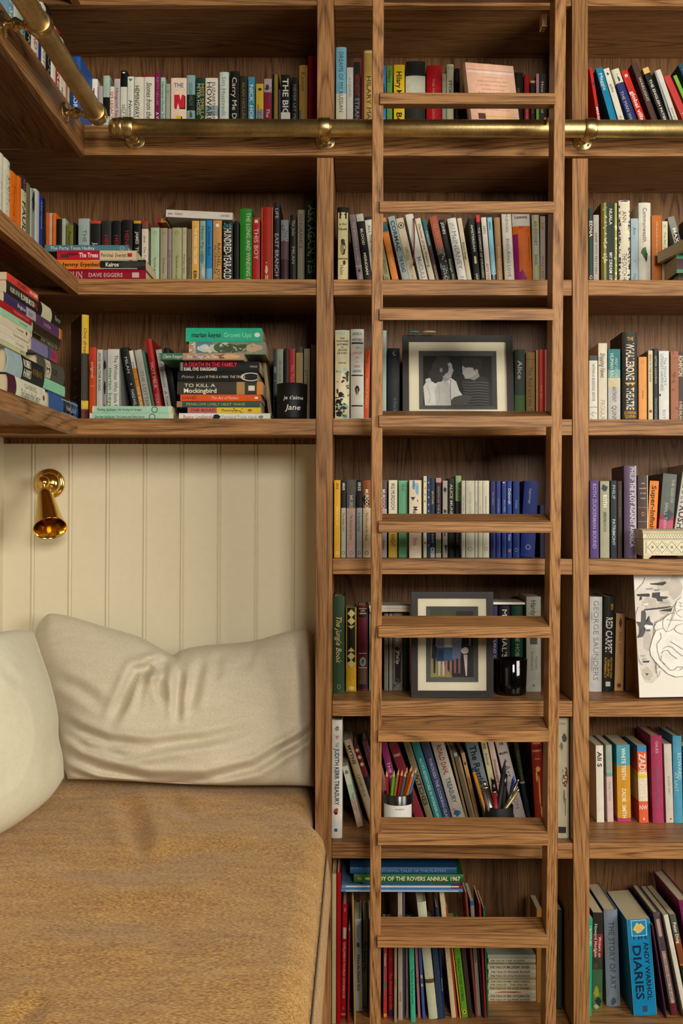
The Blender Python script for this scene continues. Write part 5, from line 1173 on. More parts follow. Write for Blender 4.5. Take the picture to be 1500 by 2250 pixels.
# ------------------------------------------------------------ books: right bay
row('''
1294 1301 149 1312 262 c4241c|*MARGARET@.35-.9@e8e0d4@.7|red leaning paperback patterned with blue birds|m=b,.6,.2,.7,1.3,2c3c6c m=b,.7,.5,.6,1.2,2c4c4c m=b,.6,.8,.6,1,5c7c3c
1308.5 1323.5 151 1340 262 0e7ea8|Maggie@.05-.3@d8e8e0@.5;After You@.7-.98@b4ccac@.4|azure blue leaning paperback|
1325 1339 152 1358 262 dcd8c8|john@.15-.35@2a2a28@.4;the best a man@.56-.98@c8603c@.4|white leaning paperback with black and orange lettering|m=b,.5,.07,.4,.5,1c1c1c
1343 1361.5 154 1381 262 2c386c|THE MAN WHO FORGOT@.28-.98@b4b8c8@.36@.3;John@.6-.9@b4b8c8@.36@.7|cream topped navy leaning hardback with a blue figure|hc B0=d8d6bc B184=2c386c m=b,.5,.13,.3,.9,2c4488 m=c,.5,.07,.14,.14,2c4488
1364 1380 157 1403 262 c42a20|*global village idiot@.22-.98@f0e4d8@.55|red leaning paperback with rounded white letters|m=r,.5,.07,.4,.4,efe4d4 m=t,.5,.07,.2,.2,1c1c1c
1387 1401 140 1431 262 4f3833|WARLIGHT@.08-.55@d8c8b8@.42;MICHAEL@.62-.96@c4b0a4@.36@.8|tall brown leaning hardback titled Warlight|hc
1411 1426 151 1453 262 1e201c|*THE ENGLISH PATIENT@.15-.72@dcd8c4@.4|black leaning paperback with a yellow cap|B0=dcb86c B163=1e201c
1429 1436.5 157 1463 262 8f9ca0|Collected@.2-.8@55605f@.4|narrow grey blue leaning paperback|
1440.5 1452 155 1478 262 d4d0c4|Down and Out@.3-.9@4a4844@.3|slim white leaning paperback|
1458 1474 169 1499 262 c43c38|NINETEEN@.45-.98@ecd89c@.5|coral red leaning paperback|
1478.5 1487.5 167 1520 262 7cac3c||lime green leaning paperback|
1490 1515 142 1545 262 1f4c60||tall teal leaning hardback at the frame edge|hc m=b,.4,.08,.5,.4,c9d4d4
''', 0, 2.60, 'rail shelf, right bay', 'books on the brass rail shelf, right bay')
row('''
1293.5 1302 457 244440|*EDNA@.15-.35@e4dccc@.8;GIRL@.8-.95@e4dccc@.8|dark teal hardback beside the right post|hc
1303 1315.5 472 aca39c|GRIEF WITH FEATHERS@.1-.9@55504c@.36|slim grey white paperback|
1320 1356.5 445 2c332a|*MY DREAM OF YOU@.56-.98@d8d4c4@.18@.58;*NUALA@.07-.25@d8d4c4@.18@.58|thick hardback with green gold glitter edges|hc m=r,.08,.5,.16,9,6f5418 m=r,.24,.5,.14,9,8f9c5c m=r,.92,.5,.16,9,a4ac5c m=s,.24,.3,.1,4,c4cc94 m=s,.92,.6,.1,4,d4d8a0
1359 1384 440 ddd6bf|ANN@.12-.24@4a4640@.38;THE DUTCH HOUSE@.58-.98@4a4640@.38|cream hardback edged with dark blue flowers|hc m=s,.06,.2,.12,3,20264c m=s,.06,.5,.12,3,20264c m=s,.06,.8,.12,3,20264c m=s,.95,.3,.1,3,3a4a6c m=s,.95,.7,.1,3,20264c m=b,.5,.01,.8,.12,22284c
1385.5 1402 480 9fb4bc|Ann@.12-.22@4c6c84@.45;Marriage@.75-.98@5c84a4@.45|pale blue paperback with a small ring|m=o,.5,.58,.3,.3,3c74ac
1403 1429.5 445 dad6c8|Commonwealth@.06-.44@46443e@.34|white hardback with a green leaf|hc m=b,.4,.55,.5,1.0,3c6a2c m=b,.6,.6,.3,1.1,22401c
1431 1453.5 473 b5641a|THE DELETED WORLD OF TREES@.08-.6@ecc89c@.16|plain burnt orange paperback|
1454 1466.5 486 d0ccac|The Bell Jar@.15-.42@88866c@.36|narrow cream paperback titled The Bell Jar|m=o,.5,.07,.4,.4,3c3c34
1466 1482 478 1488 560 84837a|*MAX@.1-.4@d8d4c4@.5|grey paperback with a black label|m=r,.55,.35,.7,3.4,22221e
1484 1512 463 1f4c60||teal hardback behind the lying books, frame edge|
''', 1, 2.60, 'second shelf, right bay', 'books on the second shelf, right bay')
stack('''
1490 1640 590 612 2c2418||dark book at the bottom of the short pile|hc Z=2.50
1486 1640 550 589 3c7c5c|*THE TIDE@.1-.5@d8c8a0@.4|green book with a brown label in the short pile|m=r,.5,.16,.6,2.4,3c2024 Z=2.50
1487 1650 525 549 27302c||black book on top of the short pile|B0=c9a02c B.02=b4a4b0 B.06=27302c Z=2.49 yaw=12
''', ROW[1], 'second shelf, frame edge', 'books lying at the right frame edge')
row('''
1294 1312.5 781 d2d0c2|WITHIN A BUDDING GROVE@.12-.66@55524c@.32|white paperback with a dark grey cap|B0=3c4444 B792=d2d0c2 m=r,.5,.75,1,.05,55524c m=s,.5,.85,.7,2,a4a098
1314 1333.5 754 d0c8b4|/Shipping News@.12-.42@2c2824@.55;PROULX@.7-.94@a09884@.5|cream paperback titled Shipping News|
1335.5 1362.5 767 b4b4ac|HUMAN RACE@.06-.42@dce0d0@.3@.3;HALF OF THE@.12-.38@b4ccc4@.26@.68;QUINN@.75-.95@6a4a4c@.36;ANTHONY@.5-.7@6a4a4c@.36|paperback fading from teal to sand and grey|B0=267478 B812=6f9c94 B830=c4bc98 B850=b4b4b0
1367 1401 729 2e2c27|^THE@.075@d0a848@.42@.22;*WHALEBONE@.12-.52@e4d8c4@.52;*THEATRE@.6-.84@e4d8c4@.5;^JOANNA@.87@d0a040@.8@.2;^QUINN@.91@d0a040@.7@.2|tall black hardback titled The Whalebone Theatre|hc m=T,.35,.565,.4,.22,d4a838 m=T,.65,.565,.4,.22,d4a838 m=o,.5,.965,.25,.25,c4bca8
1402.5 1420.5 784 d8944c|PAMELA@.5-.62@5a3a1c@.14|pale orange paperback|m=o,.5,.07,.35,.45,b87c3c
1423.5 1433.5 770 cdbc94|JEAN IN THE DARK@.04-.44@4a4234@.36|slim cream paperback with an orange oval|m=c,.5,.82,.7,.7,8c3c1c
1434.5 1445.5 766 22272b|*AFTER LEAVING@.05-.5@9c9c90@.4;MACKENZIE@.65-.95@9c9c90@.4|slim charcoal hardback|hc
1447 1469.5 771 cdd0cc|UTMOST HAPPINESS@.04-.54@7c8890@.26@.3;The MINISTRY@.08-.48@7c8890@.22@.62;ROY@.8-.92@b47c94@.28|white paperback with pale blue capitals|m=b,.1,.6,.25,.3,3a2c30
1473 1504 772 9c6244|*ROHINTON@.06-.34@dcc8b0@.3@.7;A FINE BALANCE@.68-.98@dcc8b0@.24@.7|thick terracotta paperback with a brown title strip|m=r,.72,.5,.34,8,3f2a26 m=s,.3,.4,.4,6,7c4a30
''', 2, 2.60, 'third shelf, right bay', 'books on the third shelf, right bay')
row('''
1296 1315 1056 4d3474|*ROTH ZUCKERMAN BOUND@.04-.88@9c88bc@.42|purple paperback beside the right post|b=1226
1318 1338.5 1057 9c9a80|*OPERATION@.4-.54@3c3c30@.38;SHYLOCK@.55-.66@3c3c30@.38;*ROTH@.18-.34@ecece0@.4|khaki grey paperback with a dark torn square|m=b,.45,.09,.7,.9,2f3844 b=1226
1341 1354.5 1056 16242f|*PATRIMONY@.5-.84@a8b4b4@.5;PHILIP@.06-.24@a8b4b4@.5|dark navy teal paperback with spaced capitals|b=1226
1356 1366 1057 2f1c14|THE DYING ANIMAL@.12-.48@7c5c44@.4|dark brown paperback with dim copper letters|b=1226
1371 1399 1023 5f4f68|*THE PLOT AGAINST AMERICA@.18-.88@d4ccd4@.36@.62;PHILIP@.02-.16@d4ccd4@.36@.62|tall violet grey hardback|hc m=r,.9,.5,.14,9,a8a4b8 b=1226
1400.5 1423 1044 44302a|^THE@.1@dcc8b4@.36@.12;^SHADOW@.16@dcc8b4@.72@.12;^OF THE@.22@dcc8b4@.55@.12;^WIND@.28@dcc8b4@.5@.12|brown leather look paperback|m=r,.5,.39,1,.08,8a5c4c m=r,.5,.56,1,.08,8a5c4c m=o,.5,.47,.28,.4,d0a050 m=r,.96,.3,.06,6,dcd4c0 b=1226
1428 1448 1056 1422 1163 df7d14|*Super-Infinite@.06-.72@2c1a08@.5|orange paperback titled Super Infinite|Z=2.66 m=r,.03,.5,.06,20,ecd89c
1457 1488 1040 1447 1165 4f5550|SMALL THINGS@.35-.72@b4b8ac@.22@.4;THE GOD OF@.06-.35@b4b8ac@.2@.75|dark grey book with pink at the foot, leaning right|Z=2.66 B0=5c625c B1130=8c3c4c B1142=b8506c m=b,.6,.5,.7,.9,3c4048
1499 1524 1020 1478 1163 c9c4ba|*RUSHDIE@.45-.86@22201e@.6;*SALMAN@.1-.42@6c6c80@.6|white hardback leaning right at the frame edge|hc Z=2.66
''', 3, 2.585, 'fourth shelf, right bay', 'books on the fourth shelf, right bay')
row('''
1296 1324 1311 1294.5 1519 c9cbca|GEORGE SAUNDERS@.04-.88@7c8c84@.4|pale grey white hardback with thin capitals|hc b=1520 m=b,.15,.2,.2,1,b4b4b4 m=b,.2,.7,.2,1.4,b4acb0
1326 1353 1310 1321 1519 24231f|*RED CARPET@.22-.6@f0ece0@.55;*HOLLYWOOD CHINA@.64-.86@d8a828@.16@.75;*GLOBAL BATTLE@.66-.84@d8a828@.16@.5;*SUPREMACY@.64-.86@d8a828@.16@.25;*ERICH@.08-.14@d8a828@.2@.7|black hardback titled Red Carpet|hc b=1520 m=r,.5,.92,.4,.4,e4e0d4
1353.5 1373.5 1348 1349.5 1517 c79a64|PAUL@.24-.36@6c5438@.28;SCOTT@.38-.52@6c5438@.28|peach paperback with a purple fish shape|b=1518 m=d,.5,.12,.36,1.4,5c3444 m=c,.5,.93,.5,.5,7c3434
1374.5 1392.5 1363 a8864c|MIDDLEMARCH@.42-.54@4c3a1c@.16|plain tan paperback|b=1518 m=o,.5,.05,.4,.4,8c6c3c
1394 1403 1365 a07c44||thin tan spine mostly behind the drawing|
''', 4, 2.60, 'fifth shelf, right bay', 'books on the fifth shelf, right bay')
row('''
1308.5 1325 1638 1311 1806 d9d4c6|*Ali S@.08-.28@2c2a28@.6|white paperback near the right post|b=1807
1330.5 1344 1637 1334.5 1806 d0b4b0|Hotel World@.48-.72@5ca08c@.3|pink and grey green paperback|b=1806 B0=98a498 B1698=6c9c94 B1706=d0b4b0
1354 1383.5 1637 1357 1804 c9922c|*WHITE TEETH@.04-.45@ece4cc@.3;*ZADIE@.56-.74@ece4cc@.3;*SMITH@.78-.95@ece4cc@.3|blue and golden paperback titled White Teeth|b=1806 B0=4a9cb0 B1682=c9922c B1796=b43c64
1399.5 1420 1639 1404.5 1806 d8603c|*ZADIE SMITH@.1-.7@ecdccc@.7;^NW@.8@ecdccc@.9@.5|orange paperback with block capitals over coloured bands|b=1808 B0=3c84b8 B1652=d8603c B1696=d8c43c B1710=dcd4bc B1760=d8603c m=b,.5,.95,.2,.3,ece4d4
1429.5 1454.5 1617 1434.5 1808 a33a5c|Midnight in the Garden@.36-.8@5c6c84@.22;GILES@.06-.2@dcb4c0@.22|raspberry pink hardback|hc b=1810
1458 1475 1635 1463.5 1806 c9c0b4|A FAR CRY@.2-.85@8c8478@.24|cream paperback with a torn top|b=1808 m=c,.6,.95,.25,.25,b42c24
1477.5 1497.5 1617 1481 1808 4d96b4|EDWARD@.2-.5@b4d0d4@.45@.7;AT LAST@.42-.64@b4d0d4@.36@.3|sky blue hardback near the frame edge|hc b=1809
1499.5 1515 1640 1503 1806 2c4c6c||blue paperback at the frame edge|b=1808
''', 5, 2.64, 'sixth shelf, right bay', 'books on the sixth shelf, right bay')
row('''
1291 1302 2018 1289 2231 16a37e|*UNTITLED@.08-.28@b4dcc8@.6|bright jade green slim book|b=2233 d=.2
1302.5 1325 2005 1301 2216 5c5c40|Howard Hodgkin@.12-.46@e4dccc@.28@.3;Writers on@.25-.46@e4dccc@.28@.7|painterly book, dark red fading to green|b=2218 d=.21 B0=2c2620 B2052=7c2c28 B2090=6c2c28 B2102=34382c B2130=3c5c40 B2180=4c6c3c m=b,.4,.82,.6,1.2,8c8c2c m=b,.6,.92,.7,1,1c2c2c m=b,.3,.55,.5,.6,5c3c24 m=b,.4,.97,.6,.5,a4a474
1326.5 1357 2000 1333 2210 76828f|THE STORY OF ART@.12-.82@3f4a58@.4|thick silver blue hardback|hc b=2212 d=.23 m=s,.5,.95,.3,.5,3f4a58
1376.5 1428 2022 1392.5 2231 0f7cae|*DIARIES@.27-.83@152238@.34@.34;*ANDY WARHOL@.24-.84@152238@.2@.75;^T H E@.19@152238@.66@.14|very thick blue book with a yellow picture square|b=2233 d=.2 m=r,.5,.09,.66,.68,e8e8d8 m=r,.5,.09,.62,.64,1a86b8 m=b,.48,.09,.5,.5,d8c450 m=b,.5,.09,.26,.3,d8a890 m=r,.5,.93,.2,.26,2c4c64
1431.5 1434 2032 1461.5 2229 4c2440||thin plum leaning spine beside the thick blue book|
1434.5 1450 2006 1475 2230 574a50|OF BEAUTY@.25-.4@2c2420@.3;THE LIVES AND THE ART@.45-.85@2c2420@.3|mauve black hardback with two label strips|hc d=.2 b=2232 m=r,.5,.15,.5,2.6,b09488 m=r,.5,.65,.5,8.5,b09488 m=r,.5,.94,1,1.8,5c2430
1457.5 1468 2011 1499 2215 d0ccc0||plain white leaning spine|d=.2
1470.5 1484 2010 1514 2215 4c4c3c|*Peter Doig@.08-.28@dcd8c8@.5|grey green and rust leaning book|d=.2 B0=54544c B2060=7c4424 B2118=b4642c B2122=1c2c1c
1491 1515 1980 1535 2215 7c2858||magenta leaning hardback at the frame edge|hc d=.22
''', 6, 2.53, 'bottom shelf, right bay', 'books on the bottom shelf, right bay')
row('''
1223.5 1234 1999 2c3a2a|THE COMPLETE COOKING@.05-.5@141c14@.5|dim dark green book right of the ladder|b=2219
''', 6, 2.55, 'bottom shelf, middle bay', None)
# little tale books lying in a pile
tl = ['Squirrel Nutkin', 'Mrs Tittlemouse', '', 'The Flopsy Bunnies', 'The Tailor', 'Mrs Tiggy Winkle', '', 'Little Pig Robinson', 'Pigling Bland', 'Mr Jeremy Fisher', 'Two Bad Mice', 'The Flopsy', '']
ys = [(2177, 2184), (2168, 2176.5), (2159, 2167.5), (2150, 2158.5), (2142.5, 2149.5), (2135, 2142), (2130, 2134.5), (2121.5, 2129.5), (2111, 2121), (2100, 2110.5), (2095, 2099.5), (2086.5, 2094.5), (2077, 2086)]
cs = ['b4ac94', 'aca48c', 'c0b89c', 'a89a78', 'b4ac90', 'b0a88c', '8c8468', 'aca48c', 'b8b0a0', 'a8a088', '7c745c', 'b0a890', '8f8f80']
txt = ''
shade = ['pale cream', 'grey cream', 'ivory', 'sand', 'stone', 'light stone', 'khaki', 'oat', 'whitish', 'putty', 'dark khaki', 'bone', 'grey']
wh = ['lowest of all', 'second from the bottom', 'third from the bottom', 'fourth from the bottom', 'fifth from the bottom', 'sixth from the bottom', 'in the middle', 'sixth from the top', 'fifth from the top', 'fourth from the top', 'third from the top', 'second from the top', 'on top']
for k, ((a, b), c, s_) in enumerate(zip(ys, cs, tl)):
    t_ = '*THE TALE OF@.04-.34@4c4434@.5;*%s@.36-.78@4c4434@.5' % s_.upper() if s_ else ''
    if k == 2: t_ = ''
    txt += '%g %g %g %g %s|%s|little %s book %s|%s\n' % (1071 + (k % 3), 1189.5 - (13 if k > 9 else k % 2), a, b, c, t_, shade[k], wh[k] + ' in the tale book pile', 'Z=2.62 d=.10' + (' m=b,.5,.4,.4,9,8c3424' if k == 2 else ''))
stack(txt, ROW[6], 'bottom shelf', 'little tale books piled at the right of the bottom shelf')
zt_ = P(1184, 2111, 2.615).z
row('''
1178.5 1190.5 1998 a9702c||short tan book wedged behind the top of the tale book pile|Z=2.612 d=.1
''', 6, 2.612, 'bottom shelf', None)
# annuals lying across the tall books at the top of the lowest bay
zc = P(880, 1944, 2.55).z
stack('''
749 1017 1936.5 1943 4d7ca8||lowest pale blue magazine lying flat|Z=2.50 d=.2 z=%f B0=4d7ca8 m=r,.35,.5,.3,40,d0d0cc
750 1017 1929.5 1936 5c84ac||second pale blue magazine with white page edges lying flat|Z=2.505 d=.2 m=r,.6,.5,.4,40,d8cfc0 B.9=8c1c24
796 1010 1922 1929 1c4c74||thin dark blue book with yellow marks lying flat|Z=2.51 d=.2 m=r,.8,.5,.3,36,d4ccb4 m=s,.25,.5,.7,18,b09c3c
777 1018 1903.5 1921.5 1c5c2c|*ROY OF THE ROVERS ANNUAL 1967@.2-.97@dcd8b0@.5|green annual with bold cream capitals lying flat|hc Z=2.50 d=.2 m=b,.5,.05,.5,.6,9c5c34 m=r,.5,.13,.3,.7,a8a83c
769 1003 1888 1902 1f4c74|OLD SCHOOL TALES OF THE PLAYERS@.2-.9@7c8cb0@.4|dark blue patterned book on top of the annuals|hc Z=2.505 d=.2 m=s,.5,.3,.9,24,3c74a0 m=s,.5,.7,.9,24,5c5c9c
''' % zc, ROW[6], 'bottom shelf', 'annuals lying across the tall books')
# ------------------------------------------------------------ photo frames
BLKW = paint('221c19', .45, 0, .35, .12); MATB = paint('e4ddc6', .9, 0, .1, .02); GREYB = paint('5f605d', .7, 0, .2, .05)
def frame(label, u0, v0, u1, v1, Y, zb, fw, mats, tilt, lean=6):
    a, b = P(u0, (v0 + v1) / 2, Y), P(u1, (v0 + v1) / 2, Y); W = b.x - a.x; H = P((u0 + u1) / 2, v0, Y).z - zb
    t = thing('photo_frame', label, 'photo frame', (a.x, Y, zb + .0004 + .02 * math.sin(math.radians(lean))), (math.radians(-lean), 0, 0)); D = .02
    m = MB()
    def mit(x0, x1, z0, z1, w_):
        o = [(x0, z0), (x1, z0), (x1, z1), (x0, z1)]; i_ = [(x0 + w_, z0 + w_), (x1 - w_, z0 + w_), (x1 - w_, z1 - w_), (x0 + w_, z1 - w_)]
        return o, i_
    o, i_ = mit(0, W, 0, H, fw)
    for k in range(4):
        q = (k + 1) % 4
        vs = [(p[0], y, p[1]) for y in (0, D) for p in (o[k], o[q], i_[q], i_[k])]
        m.add(vs, [(0, 1, 2, 3), (7, 6, 5, 4), (0, 4, 5, 1), (2, 6, 7, 3)], BLKW)
    m.build('frame_border', t)
    mw, mh0, mh1, bev = mats                # mat widths
    ix0, ix1, iz0, iz1 = fw + mw, W - fw - mw, fw + mh1, H - fw - mh0
    m = MB(); y = .007
    oo = [(fw, fw), (W - fw, fw), (W - fw, H - fw), (fw, H - fw)]; ii = [(ix0, iz0), (ix1, iz0), (ix1, iz1), (ix0, iz1)]
    for k in range(4):
        q = (k + 1) % 4
        m.add([(oo[k][0], y, oo[k][1]), (oo[q][0], y, oo[q][1]), (ii[q][0], y, ii[q][1]), (ii[k][0], y, ii[k][1])], [(0, 1, 2, 3)], MATB)
    m.build('mat_board', t)
    m = MB(); jj = [(ix0 + bev, iz0 + bev), (ix1 - bev, iz0 + bev), (ix1 - bev, iz1 - bev), (ix0 + bev, iz1 - bev)]
    for k in range(4):
        q = (k + 1) % 4
        m.add([(ii[k][0], y, ii[k][1]), (ii[q][0], y, ii[q][1]), (jj[q][0], y + .006, jj[q][1]), (jj[k][0], y + .006, jj[k][1])], [(0, 1, 2, 3)], GREYB)
    m.build('inner_bevel', t)
    m = MB(); m.box(fw, W - fw, .0165, .0195, fw, H - fw, BLKW); m.build('backing', t)
    g = MB(); g.add([(fw, .0045, fw), (W - fw, .0045, fw), (W - fw, .0045, H - fw), (fw, .0045, H - fw)], [(0, 1, 2, 3)], GLZ); g.build('glazing', t)
    return t, jj[0], jj[2], y + .006
def glaze():
    m, N, L, b = new_mat('picture_glazing')
    tr = N.new('ShaderNodeBsdfTransparent'); gl = N.new('ShaderNodeBsdfGlossy'); gl.inputs['Roughness'].default_value = .02
    fr = N.new('ShaderNodeFresnel'); fr.inputs['IOR'].default_value = 1.45; mx = N.new('ShaderNodeMixShader')
    L.new(fr.outputs[0], mx.inputs[0]); L.new(tr.outputs[0], mx.inputs[1]); L.new(gl.outputs[0], mx.inputs[2])
    L.new(mx.outputs[0], N['Material Output'].inputs['Surface']); return m
GLZ = glaze()
class Pic:
    def __init__(s, p0, p1, y): s.x0, s.z0, s.x1, s.z1, s.y = p0[0], p0[1], p1[0], p1[1], y; s.m = MB(); s.k = 0
    def pt(s, x, z): return (s.x0 + (s.x1 - s.x0) * max(0, min(1, x)), s.z1 - (s.z1 - s.z0) * max(0, min(1, z)))
    def poly(s, pts, col):
        s.k += 1; y = s.y - .00004 * s.k; q = [s.pt(*p) for p in pts]
        me = [(a, y, b) for a, b in q]; c = (sum(a for a, b in q) / len(q), y, sum(b for a, b in q) / len(q))
        s.m.add(me + [c], [(k, len(q), (k + 1) % len(q)) for k in range(len(q))], paint(col, .5, 0, .3, .12))
    def blob(s, cx, cz, rx, rz, col, seed=0, n=18, jag=.12):
        r = random.Random(seed); s.poly([(cx + rx * (1 - jag + 2 * jag * r.random()) * math.cos(2 * PI * k / n), cz + rz * (1 - jag + 2 * jag * r.random()) * math.sin(2 * PI * k / n)) for k in range(n)], col)
    def line(s, pts, w_, col):
        asp = (s.x1 - s.x0) / (s.z1 - s.z0)
        for a, b in zip(pts[:-1], pts[1:]):
            dx, dz = (b[0] - a[0]) * asp, b[1] - a[1]; l = math.hypot(dx, dz) or 1; nx, nz = -dz / l * w_ / asp, dx / l * w_
            s.poly([(a[0] + nx, a[1] + nz), (b[0] + nx, b[1] + nz), (b[0] - nx, b[1] - nz), (a[0] - nx, a[1] - nz)], col)
t, p0, p1, y = frame('black landscape photo frame with a black and white portrait of two children', 885, 732, 1130, 900, 2.565, ROW[2], .0165, (.026, .024, .018, .012), 0, 8)
pc_ = Pic(p0, p1, y - .0005)
pc_.poly([(0, 0), (1, 0), (1, 1), (0, 1)], '0c0c0c')
# girl on the left, in profile to the right
pc_.poly([(.02, 1), (.0, .62), (.05, .50), (.14, .48), (.26, .52), (.40, .44), (.48, .52), (.52, .70), (.60, .85), (.68, .96), (.68, 1)], 'dcdcd6')
pc_.poly([(.18, 1), (.16, .72), (.20, .55), (.34, .50), (.40, .62), (.40, 1)], 'c4c4be')
pc_.blob(.08, .50, .05, .05, 'cfcfc9', 3); pc_.line([(.40, .46), (.39, .70), (.40, .9)], .006, '77776f'); pc_.line([(.05, .60), (.10, .80), (.08, .95)], .004, '9a9a94'); pc_.line([(.22, .56), (.24, .8), (.21, .96)], .003, 'a0a09a')
pc_.poly([(.26, .50), (.28, .38), (.36, .36), (.38, .48), (.32, .52)], '9c9c98')
pc_.poly([(.24, .20), (.30, .12), (.38, .11), (.42, .17), (.425, .24), (.445, .30), (.425, .33), (.43, .36), (.415, .38), (.41, .43), (.36, .45), (.29, .42), (.24, .34)], 'b4b4ae')
pc_.blob(.25, .22, .115, .20, '33322f', 5, 22, .16); pc_.blob(.17, .38, .085, .16, '2a2927', 6, 20, .2); pc_.blob(.30, .09, .10, .085, '3a3936', 7, 18, .15); pc_.blob(.24, .45, .05, .08, '2c2b29', 8)
pc_.blob(.262, .29, .022, .045, 'a0a09a', 9, 12, .05)
for k in range(9): pc_.line([(.15 + .02 * k, .12 + .01 * k), (.13 + .018 * k, .28), (.12 + .02 * k, .42)], .002, '5c5b57')
pc_.line([(.37, .225), (.395, .22)], .003, '3a3a38'); pc_.line([(.405, .375), (.425, .37)], .003, '55534f')
# boy on the right, in profile to the left
pc_.poly([(.56, 1), (.60, .72), (.54, .58), (.58, .50), (.72, .46), (.82, .40), (.93, .46), (.98, .62), (1, .8), (1, 1)], '262626')
for k in range(9):
    z = .52 + .055 * k; pc_.line([(.57 + .01 * (k % 2), z + .01), (.68, z + .025), (.80, z + .01), (.95, z + .03)], .006, '66655f')
pc_.poly([(.62, 1), (.70, .84), (.60, .78), (.44, .84), (.40, .9), (.40, 1)], '4a4946')
pc_.poly([(.66, .46), (.68, .40), (.80, .34), (.82, .42), (.74, .50)], '8c8c86')
pc_.poly([(.57, .20), (.62, .14), (.76, .16), (.80, .30), (.76, .38), (.66, .47), (.60, .465), (.60, .43), (.585, .415), (.59, .39), (.565, .365), (.575, .32), (.565, .26)], 'a9a9a3')
pc_.blob(.70, .13, .155, .12, '1c1b1a', 15, 24, .16); pc_.blob(.79, .20, .07, .12, '1f1e1d', 16, 20, .14); pc_.blob(.60, .12, .06, .07, '201f1e', 17)
pc_.blob(.775, .32, .024, .05, '9a9a94', 19, 12, .05)
for k in range(8): pc_.line([(.60 + .035 * k, .05), (.63 + .03 * k, .13)], .003, '4c4b48')
pc_.line([(.585, .27), (.61, .265)], .003, '30302e'); pc_.line([(.59, .415), (.615, .42)], .003, '5c5a56')
pc_.m.build('photograph', t)
t, p0, p1, y = frame('grey brown portrait photo frame with a colour snapshot of a group outdoors', 903.5, 1301, 1084, 1526, 2.515, ROW[4], .0165, (.021, .021, .021, .012), 0, 1)
pc_ = Pic(p0, p1, y - .0005)
pc_.poly([(0, 0), (1, 0), (1, 1), (0, 1)], '1c2016'); pc_.poly([(0, .30), (.22, .30), (.26, .8), (.5, .98), (.5, 1), (0, 1)], '8f8c4c'); pc_.poly([(0, 0), (.6, 0), (.6, .12), (0, .14)], '3c4c2c')
for (cx, cz, body, low, legs) in ((.14, .30, '15151f', '15151f', '16161e'), (.25, .34, '6f80a8', '26406c', 'c4b4ac'), (.42, .33, 'c4bca8', '3c5c84', 'a46c6c'), (.62, .30, '7c88a8', '70789c', '8c5c5c'), (.82, .30, '14141a', '14141a', '17171c')):
    pc_.poly([(cx - .09, cz), (cx + .09, cz), (cx + .11, cz + .24), (cx - .10, cz + .24)], body); pc_.poly([(cx - .10, cz + .22), (cx + .11, cz + .22), (cx + .13, cz + .42), (cx - .12, cz + .42)], low)
    for q in (-.05, .05): pc_.poly([(cx + q - .03, cz + .42), (cx + q + .03, cz + .42), (cx + q + .02, cz + .64), (cx + q - .02, cz + .64)], legs)
    pc_.blob(cx, cz - .06, .05, .05, 'b08c78', int(cx * 99), 14, .04); pc_.blob(cx, cz - .09, .06, .045, '3a281c', int(cx * 77)); pc_.line([(cx - .10, cz + .04), (cx - .12, cz + .2)], .012, 'a88474'); pc_.line([(cx + .10, cz + .04), (cx + .10, cz + .22)], .012, 'a88474')
pc_.blob(.80, .60, .09, .05, 'd8d0c4', 3); pc_.poly([(.77, .66), (.86, .66), (.85, .98), (.82, .98)], 'cfc0bc')
for k in range(4): pc_.line([(.20 + .03 * k, .60), (.19 + .035 * k, .74)], .004, '1c2c50')
pc_.m.build('photograph', t)
# two small stone-like erasers lying on the landscape frame's top edge
zt = P(1000, 732, 2.575).z
for k, (a, b, col, lab) in enumerate(((896.5, 921, '2c9c88', 'small teal green oval pebble on top of the landscape photo frame'), (927.5, 958, 'c9bca8', 'small off white oval pebble on top of the landscape photo frame'))):
    pa, pb = P(a, 730, 2.575), P(b, 730, 2.575); cx = (pa.x + pb.x) / 2; rx = (pb.x - pa.x) / 2
    m = MB(); pf = [(rx * math.cos(q), .0028 + .0028 * math.sin(q)) for q in [PI * (j / 12 - .5) for j in range(13)]]
    m.lathe([(max(r, .0002), z) for r, z in pf], paint(col, .5), 24, Matrix.Translation((cx, 2.575, zt + .0002)) @ Matrix.Scale(.55, 4, (0, 1, 0)))
    tag(m.build('pebble', None, (cx, 2.575, zt)), lab, 'pebble')
# ------------------------------------------------------------ cups
BLK = paint('0b0b0c', .22, 0, .5, 0); BLKM = paint('121212', .55, 0, .3, 0)
def cup(name, label, cat, cu, ubot, Y, zb, r0, r1, h, mat, rimr=.003):
    c = P(cu, ubot, Y); t = thing(name, label, cat, (c.x, Y, zb + .0003)); m = MB()
    m.lathe([(.0005, 0), (r0 * .8, 0), (r0 * .97, .002), (r0, .008), (r1, h - .001), (r1 - .0008, h), (r1 - rimr, h - .001), (r0 - rimr, .012), (.0005, .010)], mat, 48); m.build('vessel', t)
    return t, c
z2 = ROW[2]; Yc = 2.535; ca, cb = P(608, 880, Yc), P(675.5, 880, Yc); rc = (cb.x - ca.x) / 2; hc_ = P(640, 843, Yc - .02).z - z2
t, c = cup('candle_tumbler', 'matte black tumbler with white handwriting beside the left post', 'cup', 641.5, 900, Yc, z2, rc * .96, rc, hc_, BLKM)
def curved_text(t, name, items, r, mat):
    m = MB()
    for s_, cx, cz, wd, ht in items: put_text(m, s_, mat, cx, cz, wd, ht, False, 0, .01, .2)
    for v in m.v:
        a = v.x / r; v.x, v.y = r * math.sin(a), -r * math.cos(a)
    m.build(name, t)
curved_text(t, 'handwriting', [("je t'aime", .006, hc_ * .60, rc * 1.35, .0095), ('Jane', .004, hc_ * .34, rc * 1.0, .0135)], rc + .0004, paint('d8d6d0', .7, 0, .2, 0))
